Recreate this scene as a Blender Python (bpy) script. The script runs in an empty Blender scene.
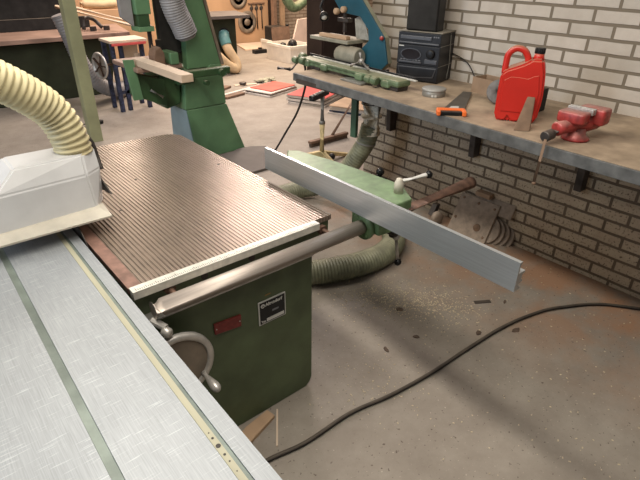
import bpy, bmesh, math, random
from math import sin, cos, pi, radians, sqrt
from mathutils import Vector, Matrix
random.seed(7)
S = bpy.context.scene
COL = S.collection

# ------------------------------------------------------------------ materials
def nt(name):
    m = bpy.data.materials.new(name); m.use_nodes = True
    t = m.node_tree; t.nodes.clear()
    o = t.nodes.new('ShaderNodeOutputMaterial'); b = t.nodes.new('ShaderNodeBsdfPrincipled')
    t.links.new(b.outputs[0], o.inputs[0])
    return m, t, b
def nd(t, kind, **kw):
    n = t.nodes.new(kind)
    for k, v in kw.items(): setattr(n, k, v)
    return n
def mixc(t, fac, a, b, mode='MIX'):
    n = t.nodes.new('ShaderNodeMix'); n.data_type = 'RGBA'; n.blend_type = mode
    for sock, v in ((n.inputs[0], fac), (n.inputs[6], a), (n.inputs[7], b)):
        if hasattr(v, 'is_linked') or hasattr(v, 'links'): t.links.new(v, sock)
        elif isinstance(v, (int, float)): sock.default_value = v
        else: sock.default_value = (*v[:3], 1)
    return n.outputs[2]
def ramp(t, src, stops):
    r = t.nodes.new('ShaderNodeValToRGB'); e = r.color_ramp.elements
    while len(e) < len(stops): e.new(0.5)
    for el, (p, c) in zip(e, stops):
        el.position = p; el.color = (c, c, c, 1) if isinstance(c, (int, float)) else (*c, 1)
    t.links.new(src, r.inputs[0]); return r.outputs[0]
def coords(t, scale=(1, 1, 1), loc=(0, 0, 0), world=True):
    mp = t.nodes.new('ShaderNodeMapping'); mp.inputs[3].default_value = scale; mp.inputs[1].default_value = loc
    if world:
        g = t.nodes.new('ShaderNodeNewGeometry'); t.links.new(g.outputs['Position'], mp.inputs[0])
    else:
        g = t.nodes.new('ShaderNodeTexCoord'); t.links.new(g.outputs['Object'], mp.inputs[0])
    return mp.outputs[0]
def noise(t, scale, detail=4, vec=None, rough=0.55):
    n = t.nodes.new('ShaderNodeTexNoise'); n.inputs['Scale'].default_value = scale; n.inputs['Detail'].default_value = detail
    n.inputs['Roughness'].default_value = rough
    t.links.new(vec if vec else coords(t), n.inputs[0]); return n.outputs[0]
def bump(t, b, src, strength, dist=0.01):
    n = t.nodes.new('ShaderNodeBump'); n.inputs[0].default_value = strength; n.inputs[1].default_value = dist
    t.links.new(src, n.inputs['Height']); t.links.new(n.outputs[0], b.inputs['Normal'])
DUST = (0.42, 0.33, 0.24)
def mat(name, c, rough=0.5, metal=0.0, var=0.18, nscale=9, dust=0.0, bmp=0.0, c2=None, spec=0.5, stretch=(1, 1, 1), dustc=DUST, world=True):
    m, t, b = nt(name)
    if max(c) < 0.06: spec = 0.22
    v = coords(t, stretch, world=world)
    n = noise(t, nscale, 5, v)
    dark = tuple(x * (1 - var * 1.6) for x in c) if c2 is None else c2
    lite = tuple(min(1, x * (1 + var)) for x in c)
    out = mixc(t, ramp(t, n, [(0.32, 0), (0.68, 1)]), dark, lite)
    if dust > 0:
        g = t.nodes.new('ShaderNodeNewGeometry'); s = t.nodes.new('ShaderNodeSeparateXYZ'); t.links.new(g.outputs['Normal'], s.inputs[0])
        up = ramp(t, s.outputs[2], [(0.25, 0.0), (0.95, 1.0)])
        dn = ramp(t, noise(t, 14, 6), [(0.25, 0.45), (0.7, 1.0)])
        mu = t.nodes.new('ShaderNodeMath'); mu.operation = 'MULTIPLY'; t.links.new(up, mu.inputs[0]); t.links.new(dn, mu.inputs[1])
        m2 = t.nodes.new('ShaderNodeMath'); m2.operation = 'MULTIPLY'; t.links.new(mu.outputs[0], m2.inputs[0]); m2.inputs[1].default_value = dust
        out = mixc(t, m2.outputs[0], out, dustc)
    t.links.new(out, b.inputs['Base Color'])
    b.inputs['Roughness'].default_value = rough; b.inputs['Metallic'].default_value = metal
    b.inputs['Specular IOR Level'].default_value = spec
    if bmp: bump(t, b, noise(t, nscale * 6, 4, v), bmp, 0.004)
    return m

def floor_mat():
    m, t, b = nt('concrete_floor')
    big = ramp(t, noise(t, 0.9, 4), [(0.3, 0), (0.7, 1)])
    c = mixc(t, big, (0.235, 0.20, 0.162), (0.315, 0.272, 0.225))
    mid = ramp(t, noise(t, 5, 8, rough=0.7), [(0.3, 0), (0.7, 1)])
    c = mixc(t, 0.5, c, mixc(t, mid, (0.19, 0.155, 0.125), (0.38, 0.335, 0.28)))
    # dusty rust patches near the wall
    g = t.nodes.new('ShaderNodeNewGeometry'); s = t.nodes.new('ShaderNodeSeparateXYZ'); t.links.new(g.outputs['Position'], s.inputs[0])
    nr = ramp(t, s.outputs[0], [(0.0, 0), (1.0, 1)])
    mr = t.nodes.new('ShaderNodeMapRange'); mr.inputs[1].default_value = 1.75; mr.inputs[2].default_value = 2.5; t.links.new(s.outputs[0], mr.inputs[0])
    mr2 = t.nodes.new('ShaderNodeMapRange'); mr2.inputs[1].default_value = 3.2; mr2.inputs[2].default_value = 2.4; t.links.new(s.outputs[1], mr2.inputs[0])
    pn = ramp(t, noise(t, 3.2, 6, rough=0.65), [(0.38, 0), (0.58, 1)])
    mu = nd(t, 'ShaderNodeMath', operation='MULTIPLY'); t.links.new(mr.outputs[0], mu.inputs[0]); t.links.new(pn, mu.inputs[1])
    mv = nd(t, 'ShaderNodeMath', operation='MULTIPLY'); t.links.new(mu.outputs[0], mv.inputs[0]); t.links.new(mr2.outputs[0], mv.inputs[1])
    c = mixc(t, mv.outputs[0], c, (0.33, 0.19, 0.115))
    sp = ramp(t, noise(t, 60, 3, rough=0.6), [(0.30, 1), (0.36, 0)])
    c = mixc(t, sp, c, (0.11, 0.08, 0.06))
    ls = ramp(t, noise(t, 90, 2, coords(t, loc=(3, 5, 0))), [(0.68, 0), (0.74, 1)])
    c = mixc(t, ls, c, (0.48, 0.42, 0.34))
    t.links.new(c, b.inputs['Base Color'])
    t.links.new(ramp(t, noise(t, 2.3, 4), [(0.3, 0.5), (0.7, 0.72)]), b.inputs['Roughness'])
    bump(t, b, noise(t, 25, 8, rough=0.7), 0.25, 0.006)
    return m

def brick_mat(name, axis='Y', z0=0.0, c1=(0.64, 0.57, 0.49), c2=(0.52, 0.47, 0.40), mortar=(0.20, 0.165, 0.12), low=True):
    m, t, b = nt(name)
    g = t.nodes.new('ShaderNodeNewGeometry'); s = t.nodes.new('ShaderNodeSeparateXYZ'); t.links.new(g.outputs['Position'], s.inputs[0])
    cb = t.nodes.new('ShaderNodeCombineXYZ')
    neg = nd(t, 'ShaderNodeMath', operation='MULTIPLY'); neg.inputs[1].default_value = -1.0
    t.links.new(s.outputs[1 if axis == 'Y' else 0], neg.inputs[0])
    add = nd(t, 'ShaderNodeMath', operation='ADD'); add.inputs[1].default_value = 9.986; t.links.new(neg.outputs[0], add.inputs[0])
    az = nd(t, 'ShaderNodeMath', operation='ADD'); az.inputs[1].default_value = z0; t.links.new(s.outputs[2], az.inputs[0])
    # wobble so that courses are hand laid
    wn = noise(t, 6, 2); ws = nd(t, 'ShaderNodeMath', operation='MULTIPLY_ADD'); ws.inputs[1].default_value = 0.008; ws.inputs[2].default_value = -0.004
    t.links.new(wn, ws.inputs[0]); a2 = nd(t, 'ShaderNodeMath', operation='ADD'); t.links.new(az.outputs[0], a2.inputs[0]); t.links.new(ws.outputs[0], a2.inputs[1])
    t.links.new(add.outputs[0], cb.inputs[0]); t.links.new(a2.outputs[0], cb.inputs[1])
    br = t.nodes.new('ShaderNodeTexBrick'); t.links.new(cb.outputs[0], br.inputs[0])
    br.offset = 0.5; br.inputs['Scale'].default_value = 1.0
    br.inputs['Brick Width'].default_value = 0.222; br.inputs['Row Height'].default_value = 0.0685
    br.inputs['Mortar Size'].default_value = 0.0085; br.inputs['Mortar Smooth'].default_value = 0.25
    br.inputs['Color1'].default_value = (*c1, 1); br.inputs['Color2'].default_value = (*c2, 1); br.inputs['Mortar'].default_value = (*mortar, 1)
    br.inputs['Bias'].default_value = -0.15
    c = br.outputs[0]
    pit = ramp(t, noise(t, 75, 4, rough=0.7), [(0.36, 1), (0.44, 0)])
    inv = nd(t, 'ShaderNodeMath', operation='SUBTRACT'); inv.inputs[0].default_value = 1.0; t.links.new(br.outputs['Fac'], inv.inputs[1])
    if low:   # pitted brick with bench shade mixed into its colour below, whitewashed above
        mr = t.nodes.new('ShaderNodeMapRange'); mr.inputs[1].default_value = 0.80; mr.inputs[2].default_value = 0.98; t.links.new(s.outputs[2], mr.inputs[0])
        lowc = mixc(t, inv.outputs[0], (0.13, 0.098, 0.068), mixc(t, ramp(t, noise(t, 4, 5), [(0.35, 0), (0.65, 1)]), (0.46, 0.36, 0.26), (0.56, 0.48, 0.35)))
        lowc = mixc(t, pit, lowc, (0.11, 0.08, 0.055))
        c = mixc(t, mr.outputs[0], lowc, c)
    c = mixc(t, mixc(t, 0.5, ramp(t, noise(t, 10, 5), [(0.3, 0), (0.7, 0.5)]), (0, 0, 0)), c, (0.27, 0.21, 0.15))
    t.links.new(c, b.inputs['Base Color']); b.inputs['Roughness'].default_value = 0.9
    ad = nd(t, 'ShaderNodeMath', operation='MULTIPLY_ADD'); t.links.new(noise(t, 60, 4), ad.inputs[0]); ad.inputs[1].default_value = 0.25; t.links.new(inv.outputs[0], ad.inputs[2])
    bump(t, b, ad.outputs[0], 0.7, 0.008)
    return m

def brushed(name, c, rough=0.3, axis=1, metal=0.9, sc=220, var=0.12, bm_=0.05, patch=0.35, cross=0.0):
    m, t, b = nt(name)
    st = [1, 1, 1]; st[axis] = 0.03
    n = noise(t, sc, 3, coords(t, tuple(st)))
    n2 = noise(t, 6, 5)
    a = mixc(t, ramp(t, n, [(0.3, 0), (0.7, 1)]), tuple(x * (1 - var) for x in c), tuple(min(1, x * (1 + var)) for x in c))
    a = mixc(t, ramp(t, n2, [(0.45, 0), (0.75, patch)]), a, tuple(x * 0.75 for x in c))
    if cross:   # fine light scratches across the grain
        st2 = [0.06, 0.06, 0.06]; st2[1 - axis] = 0.06; st2[axis] = 1
        n3 = noise(t, 260, 2, coords(t, tuple(st2)))
        a = mixc(t, ramp(t, n3, [(0.60, 0), (0.70, cross)]), a, tuple(min(1, x * 1.7) for x in c))
    t.links.new(a, b.inputs['Base Color']); b.inputs['Metallic'].default_value = metal
    t.links.new(ramp(t, n2, [(0.3, rough * 0.92), (0.7, rough * 1.12)]), b.inputs['Roughness'])
    bump(t, b, n, bm_, 0.002)
    return m

M = {}
M['floor'] = floor_mat()
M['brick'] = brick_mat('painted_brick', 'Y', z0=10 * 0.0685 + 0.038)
M['brick_far'] = brick_mat('far_brick', 'X', c1=(0.62, 0.50, 0.38), c2=(0.5, 0.38, 0.28), mortar=(0.3, 0.2, 0.14), low=False)
M['brick_end'] = brick_mat('brick_reveal', 'X', z0=0.0005, c1=(0.33, 0.2, 0.15), c2=(0.3, 0.19, 0.13), low=False)
M['rib_top'] = brushed('ribbed_steel_ridge', (0.37, 0.295, 0.24), 0.32, 1, 0.8, 140, 0.12, patch=0.10)
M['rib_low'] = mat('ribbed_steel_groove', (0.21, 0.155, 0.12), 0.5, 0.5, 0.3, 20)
M['rust_band'] = mat('rusty_steel_band', (0.27, 0.155, 0.12), 0.5, 0.4, 0.25, 18)
M['strip'] = mat('dull_aluminium_scale', (0.62, 0.60, 0.53), 0.45, 0.35, 0.1, 40)
M['green'] = mat('dark_olive_green_paint', (0.078, 0.102, 0.048), 0.5, 0.0, 0.2, 6, dust=0.25)
M['green_cast'] = mat('green_hammer_paint', (0.125, 0.205, 0.095), 0.42, 0.0, 0.2, 25, dust=0.2, dustc=(0.45, 0.50, 0.38))
M['green_saw'] = mat('bandsaw_green_paint', (0.115, 0.23, 0.115), 0.45, 0.0, 0.14, 4, dust=0.15)
M['green_saw_dk'] = mat('bandsaw_dark_green', (0.035, 0.085, 0.032), 0.5, 0.0, 0.2, 8, dust=0.3)
M['blue_face'] = mat('grey_blue_paint', (0.25, 0.35, 0.38), 0.5, 0.0, 0.12, 5)
M['green_pale'] = mat('pale_green_paint', (0.12, 0.175, 0.095), 0.5, 0.0, 0.25, 20, dust=0.9, dustc=(0.36, 0.33, 0.21))
M['green_leg'] = mat('deep_green_leg', (0.045, 0.10, 0.06), 0.5, 0.0, 0.15, 12)
M['alu'] = brushed('brushed_aluminium', (0.62, 0.65, 0.66), 0.32, 1, 0.8, 150, 0.08, bm_=0.02, patch=0.08)
M['alu_table'] = brushed('worn_aluminium_table', (0.29, 0.305, 0.315), 0.5, 1, 0.3, 420, 0.12, patch=0.1, cross=0.5)
M['alu_groove'] = mat('grey_green_groove', (0.17, 0.20, 0.175), 0.5, 0.3, 0.2, 10)
M['slot'] = mat('cream_wood_slot', (0.37, 0.35, 0.25), 0.6, 0, 0.12, 20, stretch=(1, 0.1, 1))
M['steel'] = brushed('steel_tube', (0.36, 0.31, 0.27), 0.48, 0, 0.7, 60, 0.25)
M['rust_tube'] = mat('rusty_tube', (0.15, 0.085, 0.058), 0.55, 0.5, 0.3, 30)
M['steel_lite'] = mat('cast_steel_light', (0.50, 0.47, 0.43), 0.38, 0.55, 0.15, 20)
M['wheel_in'] = mat('dusty_wheel_web', (0.22, 0.175, 0.13), 0.6, 0.2, 0.2, 10, dust=0.3)
M['iron'] = mat('dark_iron', (0.07, 0.06, 0.055), 0.5, 0.5, 0.25, 20, dust=0.2)
M['black'] = mat('black_plastic', (0.016, 0.016, 0.017), 0.35, 0, 0.2, 20, dust=0.10)
M['black_gloss'] = mat('black_ball', (0.01, 0.01, 0.01), 0.15, 0, 0.1, 20)
M['black_matte'] = mat('black_dusty', (0.028, 0.026, 0.024), 0.75, 0, 0.2, 10, dust=0.35)
M['dark_cab'] = mat('black_brown_cabinet', (0.022, 0.015, 0.012), 0.6, 0, 0.3, 3)
M['cable'] = mat('black_rubber_cable', (0.025, 0.022, 0.02), 0.55, 0, 0.2, 40, dust=0.5, dustc=(0.2, 0.16, 0.12))
M['hose'] = mat('grey_green_hose', (0.19, 0.195, 0.125), 0.5, 0, 0.25, 14, dust=0.4, dustc=(0.36, 0.32, 0.22))
M['hose_grey'] = mat('grey_ribbed_hose', (0.27, 0.26, 0.26), 0.5, 0.1, 0.1, 10)
M['hose_cream'] = mat('cream_hose', (0.62, 0.46, 0.28), 0.6, 0, 0.12, 6)
M['hose_yellow'] = mat('yellow_ribbed_hose', (0.60, 0.52, 0.30), 0.55, 0, 0.12, 12)
M['teal'] = mat('teal_tape', (0.09, 0.22, 0.22), 0.5, 0, 0.15, 10)
M['tape_white'] = mat('silver_duct_tape', (0.80, 0.68, 0.52), 0.6, 0.0, 0.3, 45)
M['white_plastic'] = mat('white_plastic_guard', (0.62, 0.62, 0.62), 0.35, 0, 0.05, 8, dust=0.15, dustc=(0.6, 0.55, 0.48))
M['white_dusty'] = mat('pale_dusty_flange', (0.50, 0.46, 0.38), 0.6, 0, 0.12, 10)
M['post'] = mat('pale_olive_paint', (0.30, 0.30, 0.17), 0.5, 0, 0.1, 5)
M['yellow_post'] = mat('worn_yellow_paint', (0.52, 0.41, 0.20), 0.5, 0.1, 0.25, 25)
M['bench'] = mat('dusty_bench_top', (0.36, 0.27, 0.185), 0.85, 0, 0.28, 7, c2=(0.23, 0.17, 0.115), bmp=0.15)
M['bench_edge'] = mat('grey_bench_edge', (0.135, 0.135, 0.13), 0.55, 0.2, 0.25, 14)
M['bench_under'] = mat('dark_bench_underside', (0.06, 0.045, 0.035), 0.8, 0, 0.2, 14)
M['red_plastic'] = mat('red_plastic', (0.58, 0.024, 0.014), 0.36, 0, 0.08, 4, dust=1.0, dustc=(0.40, 0.25, 0.15))
M['red_paint'] = mat('worn_red_paint', (0.38, 0.045, 0.04), 0.4, 0.1, 0.3, 30, dust=0.6, dustc=(0.5, 0.36, 0.3))
M['red_plate'] = mat('dark_red_plate', (0.17, 0.022, 0.018), 0.45, 0.2, 0.2, 60)
M['orange'] = mat('orange_plastic', (0.85, 0.17, 0.03), 0.4, 0, 0.05, 10)
M['saw_blade'] = mat('dusty_saw_blade', (0.12, 0.105, 0.085), 0.5, 0.5, 0.15, 15)
M['wood'] = mat('bare_wood', (0.47, 0.31, 0.19), 0.7, 0, 0.14, 8, stretch=(1, 0.15, 1))
M['wood_lite'] = mat('pale_wood', (0.66, 0.50, 0.36), 0.65, 0, 0.12, 8, stretch=(1, 0.15, 1), dustc=(0.72, 0.6, 0.48), dust=0.5)
M['wood_dk'] = mat('brown_wood', (0.21, 0.125, 0.08), 0.7, 0, 0.2, 10)
M['wedge'] = mat('dusty_wood_wedge', (0.20, 0.125, 0.078), 0.8, 0, 0.15, 20)
M['ply'] = mat('warm_plywood_wall', (0.47, 0.29, 0.165), 0.6, 0, 0.12, 1.5, stretch=(1, 1, 0.3))
M['tin'] = mat('grey_tin', (0.29, 0.28, 0.25), 0.45, 0.4, 0.1, 12)
M['tin_top'] = mat('grey_tin_lid', (0.34, 0.33, 0.30), 0.5, 0.2, 0.1, 12)
M['bluesaw'] = mat('petrol_blue_paint', (0.018, 0.085, 0.12), 0.4, 0, 0.12, 5)
M['cream'] = mat('dusty_cream_side', (0.27, 0.26, 0.18), 0.7, 0, 0.2, 10)
M['cast_grey'] = mat('dusty_grey_casting', (0.30, 0.28, 0.215), 0.6, 0.1, 0.15, 14, dust=0.5)
M['radio'] = mat('charcoal_radio', (0.024, 0.024, 0.026), 0.35, 0.1, 0.12, 14)
M['radio_lt'] = mat('grey_radio_trim', (0.075, 0.075, 0.08), 0.35, 0.2, 0.12, 14)
M['radio_dk'] = mat('radio_window', (0.012, 0.008, 0.008), 0.15, 0, 0.1, 14)
M['dusttop'] = mat('radio_dusty_lid', (0.26, 0.23, 0.18), 0.8, 0, 0.15, 14)
M['card'] = mat('cardboard', (0.33, 0.22, 0.14), 0.8, 0, 0.1, 10)
M['disc'] = mat('grey_grinding_disc', (0.19, 0.18, 0.17), 0.7, 0, 0.15, 40)
M['paper_red'] = mat('red_paper_cover', (0.62, 0.09, 0.08), 0.55, 0, 0.12, 3)
M['paper'] = mat('white_paper', (0.62, 0.56, 0.50), 0.7, 0, 0.1, 6)
M['paper_tan'] = mat('tan_board', (0.45, 0.31, 0.2), 0.7, 0, 0.1, 6)
M['paper_pink'] = mat('salmon_sheet', (0.60, 0.11, 0.075), 0.6, 0, 0.15, 5)
M['rusty_plate'] = mat('rusty_iron_plate', (0.33, 0.26, 0.20), 0.75, 0.1, 0.15, 30, bmp=0.3)
M['crate'] = mat('white_crate', (0.84, 0.77, 0.66), 0.5, 0, 0.08, 6)
M['pinkboard'] = mat('pale_pink_board', (0.72, 0.56, 0.47), 0.6, 0, 0.08, 4)
M['mat'] = mat('grey_brown_board', (0.115, 0.095, 0.082), 0.7, 0, 0.12, 5)
M['navy'] = mat('navy_painted_steel', (0.035, 0.045, 0.09), 0.45, 0.2, 0.5, 25)
M['darkgreen_cab'] = mat('dark_olive_cabinet', (0.035, 0.04, 0.022), 0.6, 0, 0.25, 3)
M['top_brown'] = mat('brown_machine_top', (0.33, 0.21, 0.16), 0.5, 0.2, 0.15, 4)
M['text_white'] = mat('printed_white', (0.55, 0.54, 0.50), 0.5, 0, 0.05, 10)
M['text_orange'] = mat('printed_brown', (0.25, 0.13, 0.03), 0.5, 0, 0.05, 10)
M['text_grey'] = mat('printed_grey', (0.16, 0.16, 0.17), 0.5, 0, 0.05, 10)
M['chip'] = mat('wood_chip', (0.10, 0.065, 0.045), 0.8, 0, 0.3, 30)
M['sawdust'] = mat('pale_sawdust', (0.60, 0.50, 0.34), 0.9, 0, 0.2, 30)
M['clear'] = mat('cloudy_plastic_guard', (0.33, 0.32, 0.28), 0.25, 0, 0.15, 30)
M['wall_dim'] = mat('pale_plaster', (0.5, 0.38, 0.28), 0.85, 0, 0.08, 2)

# ------------------------------------------------------------------ mesh helpers
def NB(): return bmesh.new()
def merge(bm, other, mtx=None, mi=0):
    if mtx is not None: other.transform(mtx)
    mp = {}
    for v in other.verts: mp[v] = bm.verts.new(v.co)
    for f in other.faces:
        try:
            nf = bm.faces.new([mp[v] for v in f.verts]); nf.material_index = mi; nf.smooth = f.smooth
        except ValueError: pass
    other.free()
def box(bm, x0, x1, y0, y1, z0, z1, bev=0.0, mi=0, mtx=None, seg=2):
    b = bmesh.new(); bmesh.ops.create_cube(b, size=1)
    for v in b.verts: v.co = Vector((x0 + (v.co.x + .5) * (x1 - x0), y0 + (v.co.y + .5) * (y1 - y0), z0 + (v.co.z + .5) * (z1 - z0)))
    if bev: bmesh.ops.bevel(b, geom=b.edges[:], offset=bev, segments=seg, affect='EDGES', profile=0.5)
    merge(bm, b, mtx, mi); return bm
def prism(bm, pts, axis, a0, a1, mi=0, bev=0.0, mtx=None, seg=2):
    """pts: polygon in the plane normal to axis ('x': (y,z), 'y': (x,z), 'z': (x,y))"""
    def P(p, a): return {'x': (a, p[0], p[1]), 'y': (p[0], a, p[1]), 'z': (p[0], p[1], a)}[axis]
    b = bmesh.new(); lo = [b.verts.new(P(p, a0)) for p in pts]; hi = [b.verts.new(P(p, a1)) for p in pts]
    b.faces.new(lo); b.faces.new(hi[::-1]); n = len(pts)
    for i in range(n): b.faces.new([lo[i], hi[i], hi[(i + 1) % n], lo[(i + 1) % n]])
    bmesh.ops.recalc_face_normals(b, faces=b.faces[:])
    if bev: bmesh.ops.bevel(b, geom=b.edges[:], offset=bev, segments=seg, affect='EDGES', profile=0.5)
    merge(bm, b, mtx, mi); return bm
def hexa(bm, P8, bev=0.0, mi=0):
    """eight corners: four of the base, four of the top"""
    b = bmesh.new(); v = [b.verts.new(p) for p in P8]
    for f in ((0, 1, 2, 3), (4, 5, 6, 7), (0, 1, 5, 4), (1, 2, 6, 5), (2, 3, 7, 6), (3, 0, 4, 7)): b.faces.new([v[i] for i in f])
    bmesh.ops.recalc_face_normals(b, faces=b.faces[:])
    if bev: bmesh.ops.bevel(b, geom=b.edges[:], offset=bev, segments=2, affect='EDGES', profile=0.5)
    merge(bm, b, None, mi); return bm
def frame_from(d):
    d = d.normalized(); up = Vector((0, 0, 1)) if abs(d.z) < 0.95 else Vector((1, 0, 0))
    a = d.cross(up).normalized(); return a, a.cross(d).normalized()
def spline(pts, n=12):
    P = [Vector(p) for p in pts]; out = []
    Q = [P[0] * 2 - P[1]] + P + [P[-1] * 2 - P[-2]]
    for i in range(1, len(Q) - 2):
        a, b, c, d = Q[i - 1:i + 3]
        for k in range(n):
            t = k / n
            out.append(0.5 * ((2 * b) + (c - a) * t + (2 * a - 5 * b + 4 * c - d) * t * t + (3 * b - a - 3 * c + d) * t ** 3))
    out.append(P[-1]); return out
def resample(pts, step):
    out = [pts[0].copy()]; acc = 0.0
    for a, b in zip(pts, pts[1:]):
        L = (b - a).length; 
        if L < 1e-9: continue
        s = step - acc
        while s <= L:
            out.append(a.lerp(b, s / L)); s += step
        acc = (acc + L) % step if s - step <= L else acc + L
    return out
def tube(bm, pts, r, n=16, mi=0, cap=True, smooth=True, hollow=0.0):
    pts = [Vector(p) for p in pts]; rr = r if callable(r) else (lambda i: r)
    rings = []; pa = None
    for i, p in enumerate(pts):
        d = (pts[min(i + 1, len(pts) - 1)] - pts[max(i - 1, 0)])
        if pa is None: a, b = frame_from(d)
        else:
            d2 = d.normalized(); a = (pa - d2 * pa.dot(d2)).normalized(); b = d2.cross(a)
        pa = a; q = rr(i)
        rings.append([bm.verts.new(p + a * q * cos(2 * pi * k / n) + b * q * sin(2 * pi * k / n)) for k in range(n)])
    for u, v in zip(rings, rings[1:]):
        for k in range(n):
            f = bm.faces.new([u[k], u[(k + 1) % n], v[(k + 1) % n], v[k]]); f.material_index = mi; f.smooth = smooth
    if cap:
        for ring in (rings[0], rings[-1]):
            f = bm.faces.new(ring); f.material_index = mi
    return bm
def ribbed(bm, ctrl, r, amp=0.004, pitch=0.016, n=20, mi=0, cap=True):
    p = resample(spline(ctrl, 24), pitch / 4)
    return tube(bm, p, lambda i: r + amp * (0, 1, 0.9, 0)[i % 4] , n, mi, cap)
def lathe(bm, prof, c, axis=(0, 0, 1), n=24, mi=0, smooth=True):
    """prof: list of (radius, height along axis)"""
    ax = Vector(axis).normalized(); a, b = frame_from(ax); c = Vector(c); rings = []
    for r, h in prof:
        if r < 1e-6: rings.append([bm.verts.new(c + ax * h)])
        else: rings.append([bm.verts.new(c + ax * h + (a * cos(2 * pi * k / n) + b * sin(2 * pi * k / n)) * r) for k in range(n)])
    for u, v in zip(rings, rings[1:]):
        for k in range(n):
            k2 = (k + 1) % n
            fs = [u[k % len(u)], u[k2 % len(u)], v[k2 % len(v)], v[k % len(v)]]
            g = []
            for x in fs:
                if x not in g: g.append(x)
            if len(g) >= 3:
                f = bm.faces.new(g); f.material_index = mi; f.smooth = smooth
    for ring in (rings[0], rings[-1]):
        if len(ring) > 1:
            f = bm.faces.new(ring); f.material_index = mi
    return bm
def cyl(bm, c, r, h, axis=(0, 0, 1), n=20, mi=0, ch=0.0):
    if ch: return lathe(bm, [(r - ch, 0), (r, ch), (r, h - ch), (r - ch, h)], c, axis, n, mi, False)
    return lathe(bm, [(r, 0), (r, h)], c, axis, n, mi, False)
def ball(bm, c, r, mi=0, n=16):
    pr = [(r * sin(pi * i / 10), -r * cos(pi * i / 10)) for i in range(11)]
    pr[0] = (0, -r); pr[-1] = (0, r)
    return lathe(bm, pr, c, (0, 0, 1), n, mi)
def origin_of(o):
    v = Vector((0, 0, 0))
    while o is not None: v = v + Vector(o.location); o = o.parent
    return v
def obj(name, bm, m, parent=None, sm=None, local=False):
    """one mesh object; geometry is given in world coordinates unless local"""
    bmesh.ops.recalc_face_normals(bm, faces=bm.faces[:])
    me = bpy.data.meshes.new(name)
    if parent is not None and not local:
        off = origin_of(parent); bmesh.ops.translate(bm, verts=bm.verts[:], vec=-off)
    bm.to_mesh(me); bm.free()
    for x in (m if isinstance(m, (list, tuple)) else [m]): me.materials.append(M[x])
    if sm is not None:
        for p in me.polygons: p.use_smooth = sm
    o = bpy.data.objects.new(name, me); COL.objects.link(o)
    if parent is not None: o.parent = parent
    return o
def tag(o, label, cat, group=None, kind=None):
    o['label'] = label; o['category'] = cat
    if group: o['group'] = group
    if kind: o['kind'] = kind
    return o
def thing(name, label, cat, loc=(0, 0, 0), group=None, rz=0.0):
    o = bpy.data.objects.new(name, None); COL.objects.link(o); o.location = loc; o.rotation_euler = (0, 0, rz)
    o.empty_display_size = 0.05
    return tag(o, label, cat, group)
def solo(name, bm, m, label, cat, group=None, loc=None, sm=None):
    """a thing that is one mesh; its origin is moved to its base"""
    if loc is None:
        xs = [v.co for v in bm.verts]; loc = Vector((sum(v.x for v in xs) / len(xs), sum(v.y for v in xs) / len(xs), min(v.z for v in xs)))
    bmesh.ops.translate(bm, verts=bm.verts[:], vec=-Vector(loc))
    o = obj(name, bm, m, None, sm); o.location = loc
    return tag(o, label, cat, group)
def struct(name, bm, m, parent=None):
    o = obj(name, bm, m, parent); o['kind'] = 'structure'; return o
def text_mesh(name, body, size, m, parent, origin, xdir, ydir, bold=0.0):
    """flat lettering on a surface: origin, reading direction and up direction in world coordinates"""
    cu = bpy.data.curves.new(name, 'FONT'); cu.body = body; cu.size = size; cu.extrude = 0.0004; cu.offset = bold
    tmp = bpy.data.objects.new(name, cu); COL.objects.link(tmp)
    bpy.context.view_layer.update()
    me = bpy.data.meshes.new_from_object(tmp.evaluated_get(bpy.context.evaluated_depsgraph_get()))
    bpy.data.objects.remove(tmp)
    X = Vector(xdir).normalized(); Y = Vector(ydir).normalized(); Z = X.cross(Y)
    mt = Matrix((X, Y, Z)).transposed().to_4x4(); mt.translation = Vector(origin) - origin_of(parent)
    me.transform(mt); me.materials.clear(); me.materials.append(M[m])
    o = bpy.data.objects.new(name, me); COL.objects.link(o); o.parent = parent
    return o
def copy_tree(o, parent=None):
    c = o.copy(); COL.objects.link(c); c.parent = parent
    for ch in list(o.children): copy_tree(ch, c)
    return c

# ================================================================== SETTING
b = NB(); box(b, -4.0, 11.0, -2.0, 11.3, -0.1, 0.0); struct('floor', b, 'floor')
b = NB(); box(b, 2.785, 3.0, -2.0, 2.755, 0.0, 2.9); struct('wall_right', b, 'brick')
b = NB(); box(b, -4.0, 6.72, 9.75, 9.9, 0.0, 2.9); struct('wall_back', b, 'ply')
b = NB(); box(b, 6.86, 11.0, 10.0, 10.2, 0.0, 2.9); struct('wall_back_brick', b, 'brick_far')
b = NB(); box(b, 10.9, 11.0, -2.0, 10.0, 0, 2.9); box(b, 3.0, 10.9, -2.0, -1.9, 0, 2.9); struct('wall_far_right', b, 'wall_dim')
b = NB(); box(b, 6.72, 6.86, 9.62, 9.9, 0, 2.9); struct('trim_doorpost', b, 'dark_cab')
b = NB(); box(b, -4.1, -4.0, 4.5, 9.9, 0, 2.9); struct('wall_left', b, 'wall_dim')

# ================================================================== PANEL SAW
T = 0.761
saw = thing('panel_saw', 'dark green panel saw with ribbed steel table and long round fence rail', 'table saw', (0.55, 1.6, 0))
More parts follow.
